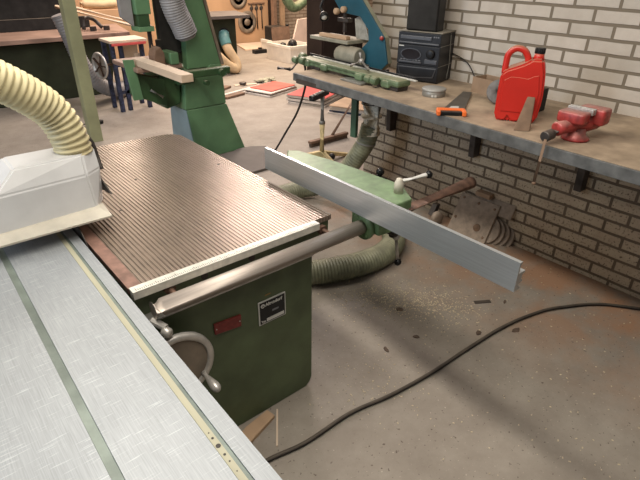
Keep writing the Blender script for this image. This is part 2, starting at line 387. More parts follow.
# ribbed tabletop with a rounded far corner
b = NB()
def yfar(x):
    R_ = 0.085
    y = 2.615 - (x - 0.36) * 0.05
    if x > 1.135 - R_: y -= R_ - sqrt(max(0, R_ ** 2 - (x - (1.135 - R_)) ** 2))
    return y
YN = 1.278
x = 0.395; pitch = 0.0142; xs = [(0.356, 'band', 0.395)]
while x + pitch < 1.137:
    xs.append((x, 'rib', x + pitch)); x += pitch
for x0, kind, x1 in xs:
    if kind == 'band': prism(b, [(x0, YN), (x1, YN), (x1, yfar(x1)), (x0, yfar(x0))], 'z', T - 0.02, T - 0.001, mi=1)
    else:
        xa = x0 + pitch * 0.38
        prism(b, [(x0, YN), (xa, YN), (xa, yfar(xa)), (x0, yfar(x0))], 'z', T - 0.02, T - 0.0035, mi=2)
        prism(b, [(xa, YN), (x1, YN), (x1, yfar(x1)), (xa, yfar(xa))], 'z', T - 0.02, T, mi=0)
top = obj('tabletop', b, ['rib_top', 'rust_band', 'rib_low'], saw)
for (px, py) in ((0.535, 1.80), (0.70, 2.06), (1.07, 2.00)):
    b = NB(); cyl(b, (px, py, T - 0.002), 0.006, 0.003, n=14); obj('bolt', b, 'iron', saw)
b = NB(); box(b, 0.356, 1.128, 1.285, 2.45, 0.643, T - 0.02, 0.004); obj('table_skirt', b, 'green', saw)
# scale strip
b = NB(); box(b, 0.358, 1.052, 1.246, 1.278, T - 0.006, T + 0.001, 0.001); box(b, 0.358, 1.052, 1.246, 1.272, T - 0.026, T - 0.006, 0.001)
st = obj('edge_strip', b, 'strip', saw)
b = NB()
for i in range(110):
    xx = 0.37 + i * 0.0062; box(b, xx, xx + 0.0012, 1.250, 1.250 + (0.008 if i % 5 else 0.014), T + 0.001, T + 0.0016)
g = obj('scale_mark', b, 'iron', st); g['kind'] = 'stuff'
# cabinet
b = NB()
pts = [(0.30, 0.012), (0.32, 0.0), (0.985, 0.0), (1.008, 0.018), (1.017, 0.045), (1.017, 0.643), (0.30, 0.643)]
prism(b, pts, 'y', 1.245, 2.35, bev=0.006)
cab = obj('cabinet', b, 'green', saw)
b = NB(); box(b, 0.30, 1.019, 1.240, 1.30, 0.640, 0.646, 0.001); obj('cabinet_edge_highlight', b, 'steel_lite', cab)  # pale strip standing in for the highlight along the cabinet's top edge
# tube rail
TY, TZ = 1.205, 0.708
b = NB(); tube(b, [(0.392, TY, TZ), (0.42, TY, TZ), (1.30, TY, TZ)], 0.0275, 32, 0)
tube(b, [(1.30, TY, TZ), (1.90, TY, TZ), (1.925, TY, TZ)], 0.0275, 32, 1)
obj('fence_rail', b, ['steel', 'rust_tube'], saw)
for xx in (0.47, 1.075):
    b = NB(); cyl(b, (xx, 1.295, 0.722), 0.009, -0.09, (0, 1, 0), 16); cyl(b, (xx, 1.27, 0.722), 0.019, -0.018, (0, 1, 0), 6); obj('rail_bolt', b, 'rust_tube', saw)
for xx in (0.60, 0.78):
    b = NB(); cyl(b, (xx, 1.286, 0.70), 0.012, -0.004, (0, 1, 0), 14); obj('screw_head', b, 'iron', saw)
# handwheel
hw = Vector((0.418, 1.17, 0.503))
b = NB()
lathe(b, [(0.100, 0.0), (0.104, -0.004), (0.118, -0.004), (0.123, 0.002), (0.123, 0.014), (0.118, 0.019), (0.104, 0.019), (0.100, 0.015), (0.100, 0.0)], hw, (0, -1, 0), 48)
wh = obj('handwheel', b, 'steel_lite', saw)
b = NB(); lathe(b, [(0.101, 0.012), (0.06, 0.008), (0.030, 0.010), (0.024, 0.020), (0.014, 0.024), (0, 0.024)], hw, (0, -1, 0), 40); cyl(b, hw + Vector((0, 0.003, 0)), 0.012, 0.09, (0, 1, 0)); obj('wheel_web', b, 'wheel_in', wh)
b = NB(); hc = Vector((0.497, 1.152, 0.440))
lathe(b, [(0.008, -0.008), (0.007, 0.008), (0.008, 0.022), (0.012, 0.042), (0.0155, 0.064), (0.0145, 0.080), (0.008, 0.090), (0, 0.092)], hc, (0, -1, -0.02), 20)
obj('wheel_handle', b, 'steel_lite', wh)
b = NB(); lathe(b, [(0.012, 0), (0.016, 0.004), (0.016, 0.022), (0.010, 0.028)], (0.398, 1.17, 0.655), (0.35, -0.7, -0.2), 8); cyl(b, (0.385, 1.21, 0.672), 0.012, 0.05, (0.35, -0.7, -0.2), 10); obj('lock_nut', b, 'steel_lite', saw)
# plates on the cabinet front
b = NB(); prism(b, [(0.591, 0.492), (0.693, 0.479), (0.695, 0.526), (0.591, 0.535)], 'y', 1.237, 1.244, bev=0.001); wp = obj('warning_plate', b, 'red_plate', saw); wp['label'] = 'small dark red metal plate'
for (xx, zz) in ((0.598, 0.512), (0.688, 0.503)):
    b = NB(); cyl(b, (xx, 1.237, zz), 0.0022, 0.001, (0, -1, 0), 10); obj('rivet', b, 'steel_lite', wp)
b = NB(); box(b, 0.768, 0.886, 1.2405, 1.2445, 0.437, 0.538, 0.0005); npl = obj('nameplate', b, 'text_white', saw); npl['label'] = 'black maker plate in a white border'
b = NB(); box(b, 0.7725, 0.8815, 1.2393, 1.2410, 0.4415, 0.5335); obj('nameplate_field', b, 'black', npl)
b = NB(); lathe(b, [(0.0085, 0), (0.0085, 0.0008)], (0.7855, 1.2392, 0.519), (0, -1, 0), 24)
obj('emblem', b, 'text_white', npl)
text_mesh('emblem_letter', 'A', 0.014, 'black', npl, (0.7812, 1.2376, 0.5142), (1, 0, 0), (0, 0, 1))
text_mesh('maker_name', 'Altendorf', 0.0185, 'text_white', npl, (0.7965, 1.2388, 0.5135), (1, 0, 0), (0, 0, 1), 0.0006)
b = NB(); box(b, 0.825, 0.853, 1.2388, 1.2395, 0.480, 0.488); obj('printed_block', b, 'text_grey', npl)
b = NB(); box(b, 0.800, 0.877, 1.2388, 1.2395, 0.445, 0.459); obj('type_field', b, 'text_white', npl)
text_mesh('type_word', 'Typ', 0.013, 'text_white', npl, (0.776, 1.2388, 0.4465), (1, 0, 0), (0, 0, 1), 0.0003)
b = NB(); box(b, 0.800, 0.824, 1.2435, 1.2446, 0.5545, 0.5585); obj('paint_scrape', b, 'text_orange', cab)

# riving knife and blade between sliding table and ribbed table
bl = thing('saw_blade', 'dark circular saw blade tip beside the white guard', 'saw blade', (0.352, 2.0, 0.72))
b = NB(); lathe(b, [(0.12, -0.0015), (0.12, 0.0015)], (0.3515, 1.72, 0.69), (1, 0, 0), 48); obj('blade', b, 'iron', bl)

# ================================================================== SLIDING TABLE
sl = thing('sliding_table', 'long brushed aluminium sliding table with grooves at bottom left', 'sliding table', (0.0, 0.8, 0.0))
Z1 = 0.767
b = NB()
pr_ = [(-0.42, Z1 - 0.10), (0.343, Z1 - 0.10), (0.343, Z1), (0.312, Z1), (0.312, Z1 - 0.007), (0.288, Z1 - 0.007), (0.288, Z1),
       (0.128, Z1), (0.128, Z1 - 0.006), (0.108, Z1 - 0.006), (0.108, Z1), (-0.42, Z1)]
prism(b, pr_, 'y', -0.35, 2.25)
for v in b.verts:
    if v.co.x > 0.34: v.co.x += (1.6 - v.co.y) * 0.007
obj('tabletop', b, 'alu_table', sl)
b = NB(); box(b, 0.2895, 0.3035, -0.35, 2.25, Z1 - 0.007, Z1 - 0.0025); si = obj('slot_insert', b, 'slot', sl)
b = NB(); box(b, 0.3035, 0.3118, -0.35, 2.25, Z1 - 0.007, Z1 - 0.005); box(b, 0.2882, 0.2893, -0.35, 2.25, Z1 - 0.007, Z1 - 0.0035); box(b, 0.1085, 0.115, -0.35, 2.25, Z1 - 0.006, Z1 - 0.0015); box(b, 0.115, 0.1275, -0.35, 2.25, Z1 - 0.006, Z1 - 0.004); obj('groove_lining', b, 'alu_groove', sl)
for (yy, r_) in ((0.679, 0.0016), (0.663, 0.0028), (0.640, 0.0052), (0.615, 0.0028), (0.596, 0.0020), (0.569, 0.0014)):
    b = NB(); cyl(b, (0.2965, yy, Z1 - 0.0026), r_, 0.0006, n=16); obj('screw_hole', b, 'black', si)
b = NB(); box(b, -0.30, 0.28, 0.2, 2.1, 0.50, Z1 - 0.10, 0.01); obj('carriage_beam', b, 'green', sl)
for yy in (0.4, 1.9):
    b = NB(); box(b, -0.2, -0.08, yy - 0.06, yy + 0.06, 0.0, 0.5, 0.004); box(b, -0.27, -0.01, yy - 0.1, yy + 0.1, 0.0, 0.02, 0.004); obj('leg', b, 'green', sl)

sl.rotation_euler.z = -0.014; sl.location.x -= 0.0112

# ================================================================== BLADE GUARD
gd = thing('blade_guard', 'white plastic blade guard hood with yellow ribbed hose over the saw table', 'blade guard', (0.33, 1.7, 0.80))
b = NB()
# tapered hood with a chamfered corner
def loft(bm, rings, mi=0):
    bb = bmesh.new(); V = [[bb.verts.new(p) for p in r] for r in rings]; n = len(rings[0])
    bb.faces.new(V[0]); bb.faces.new(V[-1])
    for u, v in zip(V, V[1:]):
        for k in range(n): bb.faces.new([u[k], u[(k + 1) % n], v[(k + 1) % n], v[k]])
    bmesh.ops.recalc_face_normals(bb, faces=bb.faces[:]); merge(bm, bb, None, mi)
def rg(z, *pts): return [(x_, y_, z) for x_, y_ in pts]
loft(b, [rg(0.832, (0.10, 1.69), (0.435, 1.71), (0.475, 1.77), (0.475, 1.98), (0.10, 1.98)),
         rg(0.955, (0.14, 1.70), (0.425, 1.72), (0.485, 1.765), (0.485, 1.93), (0.14, 1.93)),
         rg(1.020, (0.22, 1.74), (0.43, 1.745), (0.485, 1.79), (0.485, 1.88), (0.22, 1.88))])
bmesh.ops.bevel(b, geom=b.edges[:], offset=0.006, segments=2, affect='EDGES')
hd = obj('hood', b, 'white_plastic', gd)
b = NB(); loft(b, [rg(0.818, (0.08, 1.645), (0.458, 1.645), (0.486, 2.01), (0.08, 2.01)), rg(0.824, (0.08, 1.645), (0.458, 1.645), (0.486, 2.01), (0.08, 2.01)), rg(0.842, (0.10, 1.688), (0.438, 1.688), (0.478, 1.98), (0.10, 1.98))]); obj('flange', b, 'white_dusty', gd)
b = NB(); ribbed(b, [(0.425, 1.81, 1.005), (0.415, 1.81, 1.08), (0.375, 1.81, 1.17), (0.25, 1.78, 1.28), (0.05, 1.75, 1.40), (-0.3, 1.7, 1.50), (-0.7, 1.6, 1.56)], 0.054, 0.007, 0.020, 24); obj('hose', b, 'hose_yellow', gd)
b = NB(); tube(b, spline([(0.47, 1.84, 1.065), (0.492, 1.83, 1.03), (0.497, 1.82, 0.98), (0.499, 1.80, 0.935)], 8), 0.007, 8); box(b, 0.435, 0.47, 1.82, 1.86, 1.02, 1.062, 0.004); obj('hose_clamp', b, 'iron', gd)
b = NB(); prism(b, [(1.81, 0.912), (1.70, 0.876), (1.80, 0.862)], 'x', 0.484, 0.489); obj('riving_knife', b, 'black', gd)
b = NB(); box(b, -0.9, -0.62, 1.55, 1.65, 0.7, 1.62, 0.01); box(b, -0.95, -0.57, 1.4, 1.8, 0.0, 0.7, 0.01); obj('guard_arm_base', b, 'post', gd)

# ================================================================== RIP FENCE
fe = thing('rip_fence', 'silver aluminium rip fence on a green casting clamped to the round rail', 'saw fence', (1.3, 1.205, 0.66))
b = NB()
FZ0, FZ1 = 0.768, 0.866
prof = [(1.200, FZ0), (1.200, FZ1), (1.214, FZ1), (1.214, FZ1 - 0.006), (1.207, FZ1 - 0.010), (1.207, FZ0 + 0.060), (1.240, FZ0 + 0.060), (1.240, FZ0 + 0.054), (1.228, FZ0 + 0.050), (1.228, FZ0 + 0.034), (1.236, FZ0 + 0.030), (1.236, FZ0 + 0.024), (1.218, FZ0 + 0.024), (1.218, FZ0 + 0.012), (1.230, FZ0 + 0.008), (1.230, FZ0)]
prism(b, prof, 'y', 0.556, 1.808)
ex = obj('fence_profile', b, 'alu', fe)
b = NB()
prism(b, [(1.242, 1.70), (1.345, 1.835), (1.385, 1.80), (1.425, 1.60), (1.452, 1.30), (1.458, 1.222), (1.385, 1.105), (1.242, 1.105)], 'z', 0.775, 0.816, bev=0.006)
arm = obj('casting_arm', b, 'green_cast', fe)
b = NB()
prism(b, [(1.242, 1.13), (1.385, 1.115), (1.452, 1.215), (1.452, 1.27), (1.242, 1.28)], 'z', 0.69, 0.776, bev=0.006)
lathe(b, [(0.0285, 0), (0.050, 0.0), (0.054, 0.005), (0.054, 0.016), (0.047, 0.022), (0.044, 0.16), (0.04, 0.22)], (1.225, TY, TZ), (1, 0, 0), 32)
for (aa) in range(6): cyl(b, (1.226, TY + 0.042 * cos(aa), TZ + 0.042 * sin(aa)), 0.004, 0.003, (-1, 0, 0), 6)
obj('rail_clamp', b, 'green_cast', fe)
b = NB(); lathe(b, [(0.0185, 0), (0.0185, 0.034), (0.017, 0.042), (0.013, 0.050), (0.011, 0.057), (0, 0.060)], (1.385, 1.175, 0.816), (0, 0, 1), 24)
lv = obj('lever_boss', b, 'white_dusty', fe)
b = NB(); tube(b, [(1.39, 1.175, 0.860), (1.50, 1.15, 0.865), (1.512, 1.146, 0.866)], 0.0092, 12); obj('lever_arm', b, 'text_white', lv)
b = NB(); ball(b, (1.520, 1.144, 0.866), 0.0155); obj('lever_knob', b, 'black_gloss', lv)
b = NB(); ball(b, (1.475, 1.36, 0.822), 0.018); cyl(b, (1.475, 1.36, 0.78), 0.007, 0.04); box(b, 1.44, 1.49, 1.33, 1.39, 0.776, 0.80, 0.004); obj('locking_knob', b, 'black_gloss', fe)
b = NB(); cyl(b, (1.40, 1.215, 0.632), 0.020, -0.035, (-0.2, 1, 0), 14); tube(b, [(1.40, 1.19, 0.67), (1.40, 1.20, 0.61)], 0.014, 10); lw = obj('lower_clamp', b, 'iron', fe)
b = NB(); ball(b, (1.425, 1.20, 0.598), 0.016); tube(b, [(1.425, 1.20, 0.598), (1.438, 1.20, 0.54), (1.444, 1.195, 0.485)], 0.0075, 12); obj('lower_lever', b, 'steel_lite', lw)
b = NB(); ball(b, (1.446, 1.195, 0.470), 0.0165); obj('lower_lever_knob', b, 'black_gloss', lw)

# ================================================================== WORKBENCH ON THE WALL
wb = thing('workbench', 'long wall-mounted workbench with dusty top and grey metal front edge', 'workbench', (2.4, 1.0, 0))
BZ = 0.932
b = NB(); prism(b, [(2.125, 2.80), (2.03, 0.90), (2.0, -1.2), (2.784, -1.2), (2.784, 2.80)], 'z', BZ - 0.03, BZ); obj('benchtop', b, 'bench', wb)
b = NB(); prism(b, [(2.113, 2.80), (2.018, 0.90), (1.988, -1.2), (2.006, -1.2), (2.036, 0.90), (2.131, 2.80)], 'z', BZ - 0.052, BZ - 0.002, bev=0.002); obj('front_edge', b, 'bench_edge', wb)
b = NB(); box(b, 2.14, 2.784, 2.77, 2.81, BZ - 0.058, BZ - 0.002, 0.002); box(b, 2.1, 2.75, -1.2, 2.75, BZ - 0.06, BZ - 0.031); obj('benchtop_underside', b, 'bench_under', wb)
for yy in (2.46, 1.74, 1.05, 0.2):
    b = NB(); prism(b, [(2.22, BZ - 0.06), (2.783, BZ - 0.06), (2.783, 0.50), (2.72, 0.50), (2.70, 0.78), (2.22, BZ - 0.10)], 'y', yy - 0.02, yy + 0.02, bev=0.003); obj('bracket', b, 'iron', wb)
b = NB(); box(b, 2.30, 2.325, 2.37, 2.42, 0.55, BZ - 0.06, 0.003); lg = obj('green_leg', b, 'green_leg', wb); lg['label'] = 'short dark green leg under the bench'

# ------------------------------------------------------------------ duct and hoses
pp = thing('dust_extraction_hose', 'green-grey dust hose rising to a taped pipe under the workbench end', 'hose', (2.45, 2.5, 0.0))
b = NB(); ribbed(b, [(2.47, 2.395, 0.60), (2.455, 2.41, 0.50), (2.43, 2.45, 0.40), (2.40, 2.52, 0.28), (2.36, 2.62, 0.16), (2.28, 2.72, 0.09), (2.14, 2.79, 0.075), (1.9, 2.80, 0.073), (1.6, 2.75, 0.073), (1.25, 2.70, 0.073)], 0.064, 0.004, 0.020, 20); obj('flexible_hose', b, 'hose', pp)
b = NB(); tube(b, [(2.47, 2.395, 0.54), (2.47, 2.395, 0.76)], 0.0705, 24); lathe(b, [(0.072, 0), (0.0735, 0.004), (0.072, 0.010)], (2.47, 2.395, 0.66), n=24); obj('taped_sleeve', b, 'tape_white', pp)
b = NB(); tube(b, [(2.47, 2.395, 0.75), (2.47, 2.395, 0.868)], 0.074, 24); obj('pipe_collar', b, 'bench_under', pp)
b = NB(); lathe(b, [(0.067, 0), (0.071, 0.003), (0.071, 0.010), (0.067, 0.013)], (2.45, 2.415, 0.47), (0.12, -0.1, 1), 24); obj('hose_band', b, 'tin', pp)
hb = thing('floor_hose', 'ribbed olive-grey hose looping on the floor beneath the fence rail', 'hose', (1.6, 1.8, 0.0))
b = NB(); ribbed(b, [(1.02, 2.2, 0.07), (1.22, 2.02, 0.07), (1.42, 1.885, 0.07), (1.62, 1.785, 0.07), (1.80, 1.735, 0.07), (1.97, 1.735, 0.07), (2.12, 1.80, 0.07), (2.23, 1.93, 0.07), (2.33, 2.12, 0.07), (2.37, 2.26, 0.07)], 0.066, 0.0055, 0.018, 20)
obj('flexible_hose', b, 'hose', hb)

# ================================================================== THINGS ON THE BENCH
# --- radio stack
rd = thing('stereo_system', 'stacked black mini stereo with silver trims on the bench below the speaker', 'stereo', (2.514, 2.245, BZ + 0.001), rz=math.atan2(-0.276, 0.074))
W_, D_, H_ = 0.286, 0.249, 0.285
# local frame: x along the front towards the camera's right, y... depth is +y rotated to +X side
b = NB(); prism(b, [(0.004, 0.0), (D_, 0.0), (D_, H_), (0.004, H_)], 'x', 0.004, W_ - 0.004, bev=0.004); obj('housing', b, 'radio', rd, local=True)
b = NB(); box(b, 0.0, W_, 0.0, D_, H_, H_ + 0.006, 0.002); obj('dusty_lid', b, 'dusttop', rd, local=True)
def rbox(name, x0, x1, z0, z1, d, m, par=None, bev=0.003):
    bb = NB(); box(bb, x0, x1, -d, 0.01, z0, z1, bev); return obj(name, bb, m, par or rd, local=True)
cd = rbox('cd_unit', 0.004, W_ - 0.004, 0.215, 0.283, 0.008, 'radio')
rbox('cd_drawer', 0.02, 0.225, 0.244, 0.266, 0.015, 'radio_lt', cd); rbox('cd_lip', 0.012, 0.274, 0.220, 0.230, 0.016, 'radio_lt', cd)
for i in range(3): rbox('button', 0.235 + i * 0.013, 0.244 + i * 0.013, 0.262, 0.270, 0.012, 'text_grey', cd, 0.001)
tu = rbox('tuner_unit', 0.004, W_ - 0.004, 0.100, 0.212, 0.008, 'radio')
b = NB()
lathe(b, [(0.055, 0), (0.055, 0.006)], (0, 0, 0), (0, -1, 0), 40)
for v in b.verts: v.co.x = v.co.x * 1.25 + 0.098; v.co.z = v.co.z * 0.62 + 0.160; v.co.y -= 0.008
obj('display_ring', b, 'radio_lt', tu, local=True)
b = NB()
lathe(b, [(0.050, 0), (0.050, 0.008)], (0, 0, 0), (0, -1, 0), 40)
for v in b.verts: v.co.x = v.co.x * 1.25 + 0.098; v.co.z = v.co.z * 0.60 + 0.160; v.co.y -= 0.008
obj('display', b, 'radio_dk', tu, local=True)
b = NB(); lathe(b, [(0.026, 0), (0.024, 0.018), (0.018, 0.020), (0, 0.020)], (0.228, -0.008, 0.170), (0, -1, 0), 28); obj('volume_knob', b, 'black', tu, local=True)
rbox('control_bar', 0.02, 0.17, 0.108, 0.120, 0.016, 'radio_lt', tu)
for i in range(7): rbox('button', 0.03 + i * 0.02, 0.044 + i * 0.02, 0.124, 0.130, 0.014, 'text_grey', tu, 0.001)
rbox('knob_plate', 0.19, 0.272, 0.112, 0.138, 0.014, 'radio_lt', tu)
rbox('maker_strip', 0.012, 0.046, 0.201, 0.207, 0.010, 'text_white', tu, 0.0005)
ta = rbox('tape_unit', 0.004, W_ - 0.004, 0.008, 0.097, 0.006, 'radio')
b = NB(); prism(b, [(0.012, 0.085), (0.272, 0.09), (0.255, 0.032), (0.14, 0.022), (0.03, 0.032)], 'y', -0.011, -0.004, bev=0.002); obj('cassette_door', b, 'radio_lt', ta, local=True)
b = NB(); prism(b, [(0.018, 0.080), (0.265, 0.085), (0.250, 0.040), (0.14, 0.030), (0.036, 0.038)], 'y', -0.013, -0.008, bev=0.002); obj('cassette_window', b, 'radio', ta, local=True)
b = NB()
for zz in (0.0985, 0.213): box(b, W_ - 0.006, W_ - 0.003, 0.0, D_ - 0.01, zz - 0.0015, zz + 0.0015)
tube(b, spline([(W_ - 0.001, 0.13, 0.28), (W_ + 0.002, 0.135, 0.2), (W_ + 0.001, 0.15, 0.1), (W_ + 0.003, 0.13, 0.01)], 6), 0.0022, 6)
obj('side_cable', b, 'tin', rd, local=True)
# --- loudspeaker
spk = thing('loudspeaker', 'black loudspeaker box standing on top of the stereo', 'speaker', (2.542, 2.215, BZ + 0.001 + H_ + 0.006), rz=math.atan2(-0.276, 0.074))
b = NB(); box(b, 0.0, 0.200, 0.0, 0.10, 0.0, 0.36, 0.006); obj('enclosure', b, 'black', spk, local=True)
b = NB(); box(b, 0.004, 0.196, -0.010, 0.004, 0.006, 0.35, 0.006); gl = obj('grille', b, 'black_matte', spk, local=True)
# --- tin
tn = thing('round_tin', 'flat round grey tin standing on the bench beside the stereo', 'tin', (2.345, 1.80, BZ))
b = NB(); lathe(b, [(0.062, 0), (0.064, 0.002), (0.064, 0.030), (0.062, 0.032), (0, 0.032)], (2.345, 1.80, BZ), n=36); obj('tin_body', b, 'tin', tn)
b = NB(); lathe(b, [(0.066, 0.0), (0.067, 0.004), (0.067, 0.010), (0.063, 0.013), (0, 0.012)], (2.345, 1.80, BZ + 0.030), n=36); obj('lid', b, 'tin_top', tn)
b = NB(); 
for aa in (3.72, 3.98):
    c_ = Vector((2.345 + 0.0645 * cos(aa), 1.80 + 0.0645 * sin(aa), BZ + 0.010)); box(b, -0.001, 0.001, -0.006, 0.006, -0.006, 0.006, 0, 0, Matrix.Translation(c_) @ Matrix.Rotation(aa, 4, 'Z'))
obj('sticker', b, 'text_white', tn)
# --- hand saw
hs = thing('hand_saw', 'hand saw with orange and black handle lying at the bench front edge', 'hand saw', (2.12, 1.47, BZ))
b = NB(); prism(b, [(2.095, 1.545), (2.145, 1.455), (2.541, 1.682), (2.520, 1.727)], 'z', BZ + 0.010, BZ + 0.0125); obj('blade', b, 'saw_blade', hs)
b = NB(); d1 = Vector((0.092, -0.094, 0)).normalized(); d2 = Vector((-d1.y, d1.x, 0)) * -1   # across blade / towards the room
def hp(u, v): p = Vector((2.052, 1.540, 0)) + d1 * u + Vector((-0.74, -0.67, 0)) * v; return (p.x, p.y)
prism(b, [hp(-0.004, -0.03), hp(0.136, -0.03), hp(0.136, 0.0), hp(-0.004, 0.0)], 'z', BZ + 0.001, BZ + 0.026, bev=0.005)
prism(b, [hp(-0.006, -0.012), hp(0.014, -0.012), hp(0.014, 0.045), hp(-0.004, 0.045)], 'z', BZ + 0.001, BZ + 0.026, bev=0.005)
prism(b, [hp(0.118, -0.012), hp(0.138, -0.012), hp(0.138, 0.045), hp(0.118, 0.045)], 'z', BZ + 0.001, BZ + 0.026, bev=0.005)
obj('handle', b, 'orange', hs)
b = NB(); prism(b, [hp(0.014, 0.002), hp(0.118, 0.002), hp(0.118, 0.03), hp(0.014, 0.03)], 'z', BZ + 0.001, BZ + 0.02, bev=0.004); obj('grip', b, 'black', hs)
b = NB(); prism(b, [(2.15, 1.545), (2.185, 1.51), (2.22, 1.535), (2.19, 1.56)], 'z', BZ + 0.0126, BZ + 0.0132); obj('blade_sticker', b, 'text_white', hs)
# --- cardboard box, disc
bx_ = thing('cardboard_box', 'small open brown cardboard box against the brick wall', 'box', (2.62, 1.66, BZ))
b = NB(); mt = Matrix.Translation((2.60, 1.73, BZ)) @ Matrix.Rotation(-0.15, 4, 'Z')
box(b, 0.0, 0.11, -0.18, 0.0, 0.0, 0.004, 0, 0, mt); box(b, 0.0, 0.003, -0.18, 0.0, 0.004, 0.085, 0, 0, mt); box(b, 0.107, 0.11, -0.18, 0.0, 0.004, 0.085, 0, 0, mt); box(b, 0.003, 0.107, -0.18, -0.177, 0.004, 0.085, 0, 0, mt); box(b, 0.003, 0.107, -0.003, 0.0, 0.004, 0.085, 0, 0, mt)
obj('carton', b, 'card', bx_)
b = NB(); mt2 = mt @ Matrix.Translation((0.107, -0.18, 0.085)) @ Matrix.Rotation(0.5, 4, 'Y'); box(b, 0, 0.05, 0.0, 0.18, 0, 0.003, 0, 0, mt2); obj('flap', b, 'card', bx_)
dk = thing('grinding_disc', 'grey round disc leaning on the cardboard box behind the red canister', 'disc', (2.52, 1.51, BZ))
dc = Vector((2.47, 1.475, BZ + 0.060)); ax_ = Vector((-0.72, -0.60, 0.35))
b = NB(); lathe(b, [(0.010, 0), (0.060, 0), (0.062, 0.004), (0.062, 0.018), (0.058, 0.022), (0.03, 0.022), (0.010, 0.018), (0.010, 0)], dc, ax_, 40); obj('disc', b, 'disc', dk)
b = NB(); cyl(b, dc + ax_.normalized() * 0.0185, 0.011, 0.004, ax_, 16); obj('centre_hole', b, 'black', dk)
# --- wire from the wall
b = NB(); tube(b, spline([(2.775, 2.11, 1.105), (2.772, 2.02, 1.092), (2.765, 1.90, 1.055), (2.755, 1.83, 0.99), (2.75, 1.80, BZ + 0.004)], 8), 0.0035, 8); solo('wall_wire', b, 'cable', 'thin black wire drooping down the brick wall beside the stereo', 'wire')
# --- jerry can
jc = thing('jerry_can', 'large red plastic jerry can with black screw cap on the bench', 'jerry can', (2.24, 1.2, BZ))
def JW(u, v, w):  # u across the broad face, v depth, w height
    a = Vector((0.46, -0.888, 0)); n_ = Vector((0.888, 0.46, 0)); p = Vector((2.181, 1.306, BZ)) + a * u + n_ * v; return (p.x, p.y, BZ + w)
def jprism(bm, pts, v0, v1, bev=0.0, mi=0, seg=3):
    bb = bmesh.new(); lo = [bb.verts.new(JW(p[0], v0, p[1])) for p in pts]; hi = [bb.verts.new(JW(p[0], v1, p[1])) for p in pts]
    bb.faces.new(lo); bb.faces.new(hi[::-1]); n = len(pts)
    for i in range(n): bb.faces.new([lo[i], hi[i], hi[(i + 1) % n], lo[(i + 1) % n]])
    bmesh.ops.recalc_face_normals(bb, faces=bb.faces[:])
    if bev: bmesh.ops.bevel(bb, geom=bb.edges[:], offset=bev, segments=seg, affect='EDGES')
    merge(bm, bb, None, mi)
b = NB()
foot = []
for i in range(3):
    u0 = 0.004 + i * 0.060; foot += [(u0 + 0.006, 0.006), (u0 + 0.014, 0.0), (u0 + 0.044, 0.0), (u0 + 0.052, 0.006), (u0 + 0.057, 0.016)]
body = [(0.0, 0.02)] + foot[:-1] + [(0.190, 0.02), (0.197, 0.10), (0.196, 0.15), (0.188, 0.225), (0.170, 0.285), (0.124, 0.285), (0.112, 0.275), (0.090, 0.262), (0.055, 0.246), (0.020, 0.232), (-0.001, 0.212), (-0.003, 0.141)]
jprism(b, body, 0.0, 0.130, 0.010)
bd = obj('container', b, 'red_plastic', jc)
b = NB(); jprism(b, [(0.020, 0.045), (0.172, 0.045), (0.180, 0.140), (0.166, 0.222), (0.140, 0.215), (0.120, 0.203), (0.085, 0.207), (0.045, 0.207), (0.016, 0.188)], -0.004, 0.02, 0.004); obj('front_panel', b, 'red_plastic', bd)
b = NB(); H0 = [JW(u, 0.065, w) for u, w in ((0.010, 0.205), (0.010, 0.25), (0.015, 0.293), (0.044, 0.318), (0.078, 0.312), (0.098, 0.288), (0.106, 0.262))]
tube(b, spline(H0, 8), 0.0145, 14); obj('handle', b, 'red_plastic', jc)
b = NB(); c0 = Vector(JW(0.146, 0.065, 0.278)); lathe(b, [(0.026, 0), (0.022, 0.012), (0.021, 0.026)], c0, n=24); obj('neck', b, 'red_plastic', jc)
b = NB(); cyl(b, c0 + Vector((0, 0, 0.024)), 0.0215, 0.026, n=24, ch=0.002)
for k in range(18):
    a = 2 * pi * k / 18; tube(b, [c0 + Vector((0.0215 * cos(a), 0.0215 * sin(a), 0.026)), c0 + Vector((0.0215 * cos(a), 0.0215 * sin(a), 0.047))], 0.0016, 5)
obj('cap', b, 'black', jc)
# --- wedge leaning on can
b = NB()
P8 = [(2.100, 1.148, BZ + 0.001), (2.140, 1.092, BZ + 0.001), (2.168, 1.104, BZ + 0.001), (2.128, 1.160, BZ + 0.001),
      (2.222, 1.178, BZ + 0.128), (2.238, 1.148, BZ + 0.128), (2.246, 1.152, BZ + 0.126), (2.232, 1.182, BZ + 0.126)]
hexa(b, P8, 0.003); solo('wooden_wedge', b, 'wedge', 'brown wooden wedge leaning against the red jerry can', 'wedge')
# --- black box behind the can
b = NB(); box(b, 2.47, 2.54, 1.240, 1.33, BZ, BZ + 0.115, 0.006); cyl(b, (2.505, 1.28, BZ + 0.115), 0.02, 0.008); solo('black_case', b, 'black_matte', 'black case half hidden behind the red jerry can', 'case')
